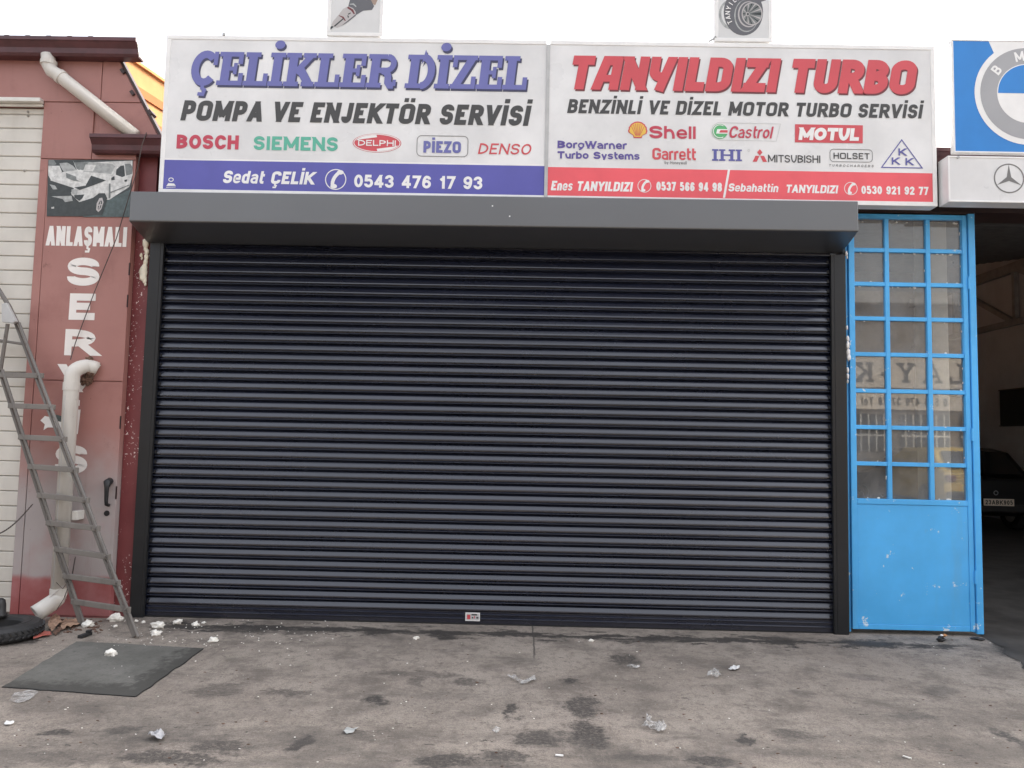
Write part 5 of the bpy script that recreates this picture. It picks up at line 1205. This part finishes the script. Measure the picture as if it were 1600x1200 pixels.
# plastic and paper litter
LG = 'litter on the concrete'
scrap('plastic_sheet', zp((14, 1098), (22, 1085), (50, 1080), (60, 1083), (46, 1096), (30, 1100)), 'film', 'flat clear plastic sheet lying in front of the hatch corner', 'plastic sheet', .004, .012, 11, LG)
scrap('plastic_strip', zp((790, 1057), (803, 1059), (815, 1066), (836, 1060), (837, 1065), (822, 1071), (812, 1070), (800, 1062)), 'film', 'twisted clear plastic strip below the saw cut', 'plastic strip', .006, .03, 12, LG)
scrap('plastic_bag', zp((1002, 1137), (1010, 1134), (1010, 1121), (1017, 1121), (1017, 1132), (1032, 1134), (1036, 1130), (1042, 1141), (1037, 1147), (1022, 1145)), 'film', 'crumpled clear plastic bag scrap in the lower right foreground', 'plastic bag', .006, .05, 13, LG)
scrap('plastic_bag', zp((1105, 1060), (1112, 1050), (1118, 1048), (1127, 1058), (1120, 1062)), 'film', 'small grey plastic bag tuft on a dark stain', 'plastic bag', .008, .06, 14, LG)
scrap('tissue', zp((1138, 1048), (1146, 1043), (1156, 1045), (1152, 1049)), 'print_bg', 'small white tissue right of the plastic bag tuft', 'tissue', .006, .03, 15, LG)
scrap('paper_scrap', zp((6, 1133), (10, 1129), (22, 1130), (20, 1133), (10, 1135)), 'print_bg', 'small white paper scrap at the far left edge', 'paper', .004, .012, 16, LG)
scrap('foil_wrapper', zp((231, 1156), (238, 1151), (252, 1149), (258, 1155), (250, 1161), (238, 1158)), 'ring_grey', 'crumpled silver foil wrapper on oil-stained concrete', 'wrapper', .008, .05, 17, LG)
scrap('paper_scrap', zp((536, 1146), (543, 1139), (552, 1141), (560, 1138), (553, 1146), (542, 1149)), 'print_grey', 'pinkish white paper scrap in the centre foreground', 'paper', .004, .02, 18, LG)
scrap('plastic_strip', zp((978, 1043), (985, 1040), (1000, 1043), (998, 1046), (984, 1045)), 'film', 'narrow clear plastic strip lying on a dark oil stain', 'plastic strip', .004, .02, 19, LG)
scrap('paper_scrap', zp((768, 1144), (775, 1140), (783, 1141), (776, 1147)), 'film', 'thin pale paper scrap left of the large oil stain', 'paper', .004, .02, 20, LG)
cg = MB(); a_, b_ = PZ(868, 1182), PZ(880, 1183); cg.tube([a_+Vector((0, 0, .006)), b_+Vector((0, 0, .006))], .005, 8); tag(cg.build('cigarette_end', 'ink_white'), 'white cigarette end at the bottom centre of the concrete', 'cigarette', LG)
cg = MB(); a_, b_ = PZ(1411, 1183), PZ(1424, 1187); cg.tube([a_+Vector((0, 0, .005)), b_+Vector((0, 0, .005))], .004, 8); tag(cg.build('stick', 'putty'), 'short pale stick in the lower right foreground', 'stick', LG)
kd = thing('scrap_bundle', 'tiny black and orange scrap under the blue door', 'scrap', tuple(PZ(1472, 1002)))
s3 = MB(); q = PZ(1470, 1003); blob(s3, (q.x, q.y, .018), .024, 1.1, 1, .8, 3, .9); s3.build('black_piece', 'black_pl', kd)
s3 = MB(); q = PZ(1476, 999); blob(s3, (q.x, q.y, .03), .013, 1.1, 1, .8, 4, .9); s3.build('orange_piece', 'orange', kd)
s3 = MB(); q = PZ(1469, 998); blob(s3, (q.x, q.y-.02, .03), .010, 1.1, 1, .8, 4, .9); s3.build('white_piece', 'ink_white', kd)
rk = MB(); q = PZ(1527, 1000); blob(rk, (q.x, q.y, .008), .030, 1.6, .8, .4, 9, .8); tag(rk.build('rubber_scrap', 'rubber'), 'flat black rubber scrap at the corner of the blue door', 'rubber scrap')

# ------------------------------------------------------------------ across the street, seen mirrored in the door panes
op = thing('street_building', 'sandy building across the street mirrored in the blue door panes', 'building', (13, -14, 0))
wv = MB(); wv.box(-30, 40, -20, -14.02, 0, 5.2); wv.build('wall', 'cream_wall', op)
MB().box(-30.2, 40.2, -20.2, -13.7, 5.2005, 5.5).build('roof', 'steelpale', op)
sz0, sz1 = PY(1400, 606, 14).z, PY(1400, 556, 14).z
MB().box(9, 17.5, -14.019, -13.93, sz0, sz1).build('sign_board', 'cream_sign', op)
lt = MB(); xa, xb_ = PY(1508, 590, 14).x, PY(1334, 590, 14).x; hz = (sz1-sz0)
text(lt, 'LAY-K', xa, sz0+hz*.16, xb_, sz0+hz*.78, -13.925, t=.2, gap=.3, face=-1, fn=lambda c, k, t, r: slab(c, k, t) if c in 'LAYK' else glyph(c, k, t, r)); lt.flat('lettering', 'ink_dark', op)
z0_, z1_ = PY(1400, 640, 14).z, PY(1400, 615, 14).z
MB().box(9, 17.5, -14.019, -13.95, z0_, z1_).build('sign_board', 'cream_sign', op)
lt = MB(); text(lt, '0 535 479 37 78 Tel', PY(1480, 630, 14).x, z0_+(z1_-z0_)*.25, PY(1346, 630, 14).x, z0_+(z1_-z0_)*.75, -13.945, t=.17, gap=.16, face=-1); lt.flat('lettering', 'ink_dark', op)
for i in range(7):
    xw = 8.2+i*1.55
    wn = MB().box(xw, xw+1.25, -14.019, -13.985, 1.35, z0_-.12).build('window', 'carglass', op)
    bars = MB()
    for j in range(6): bars.box(xw+.1+j*.2, xw+.13+j*.2, -13.983, -13.96, 1.35, z0_-.12)
    bars.box(xw, xw+1.25, -13.984, -13.955, 1.75, 1.79); bars.build('window_bar', 'trimwhite', wn)
MB().box(-30, 40, -14.019, -13.99, .0, .8).build('plinth', 'steel', op)
M['caryellow'] = simple('yellow car paint', (.62, .42, .06, 1), .25, var=.05)
make_car(13.4, -11.4, -1, 'caryellow', 'yellow car parked across the street, mirrored low in the door panes')
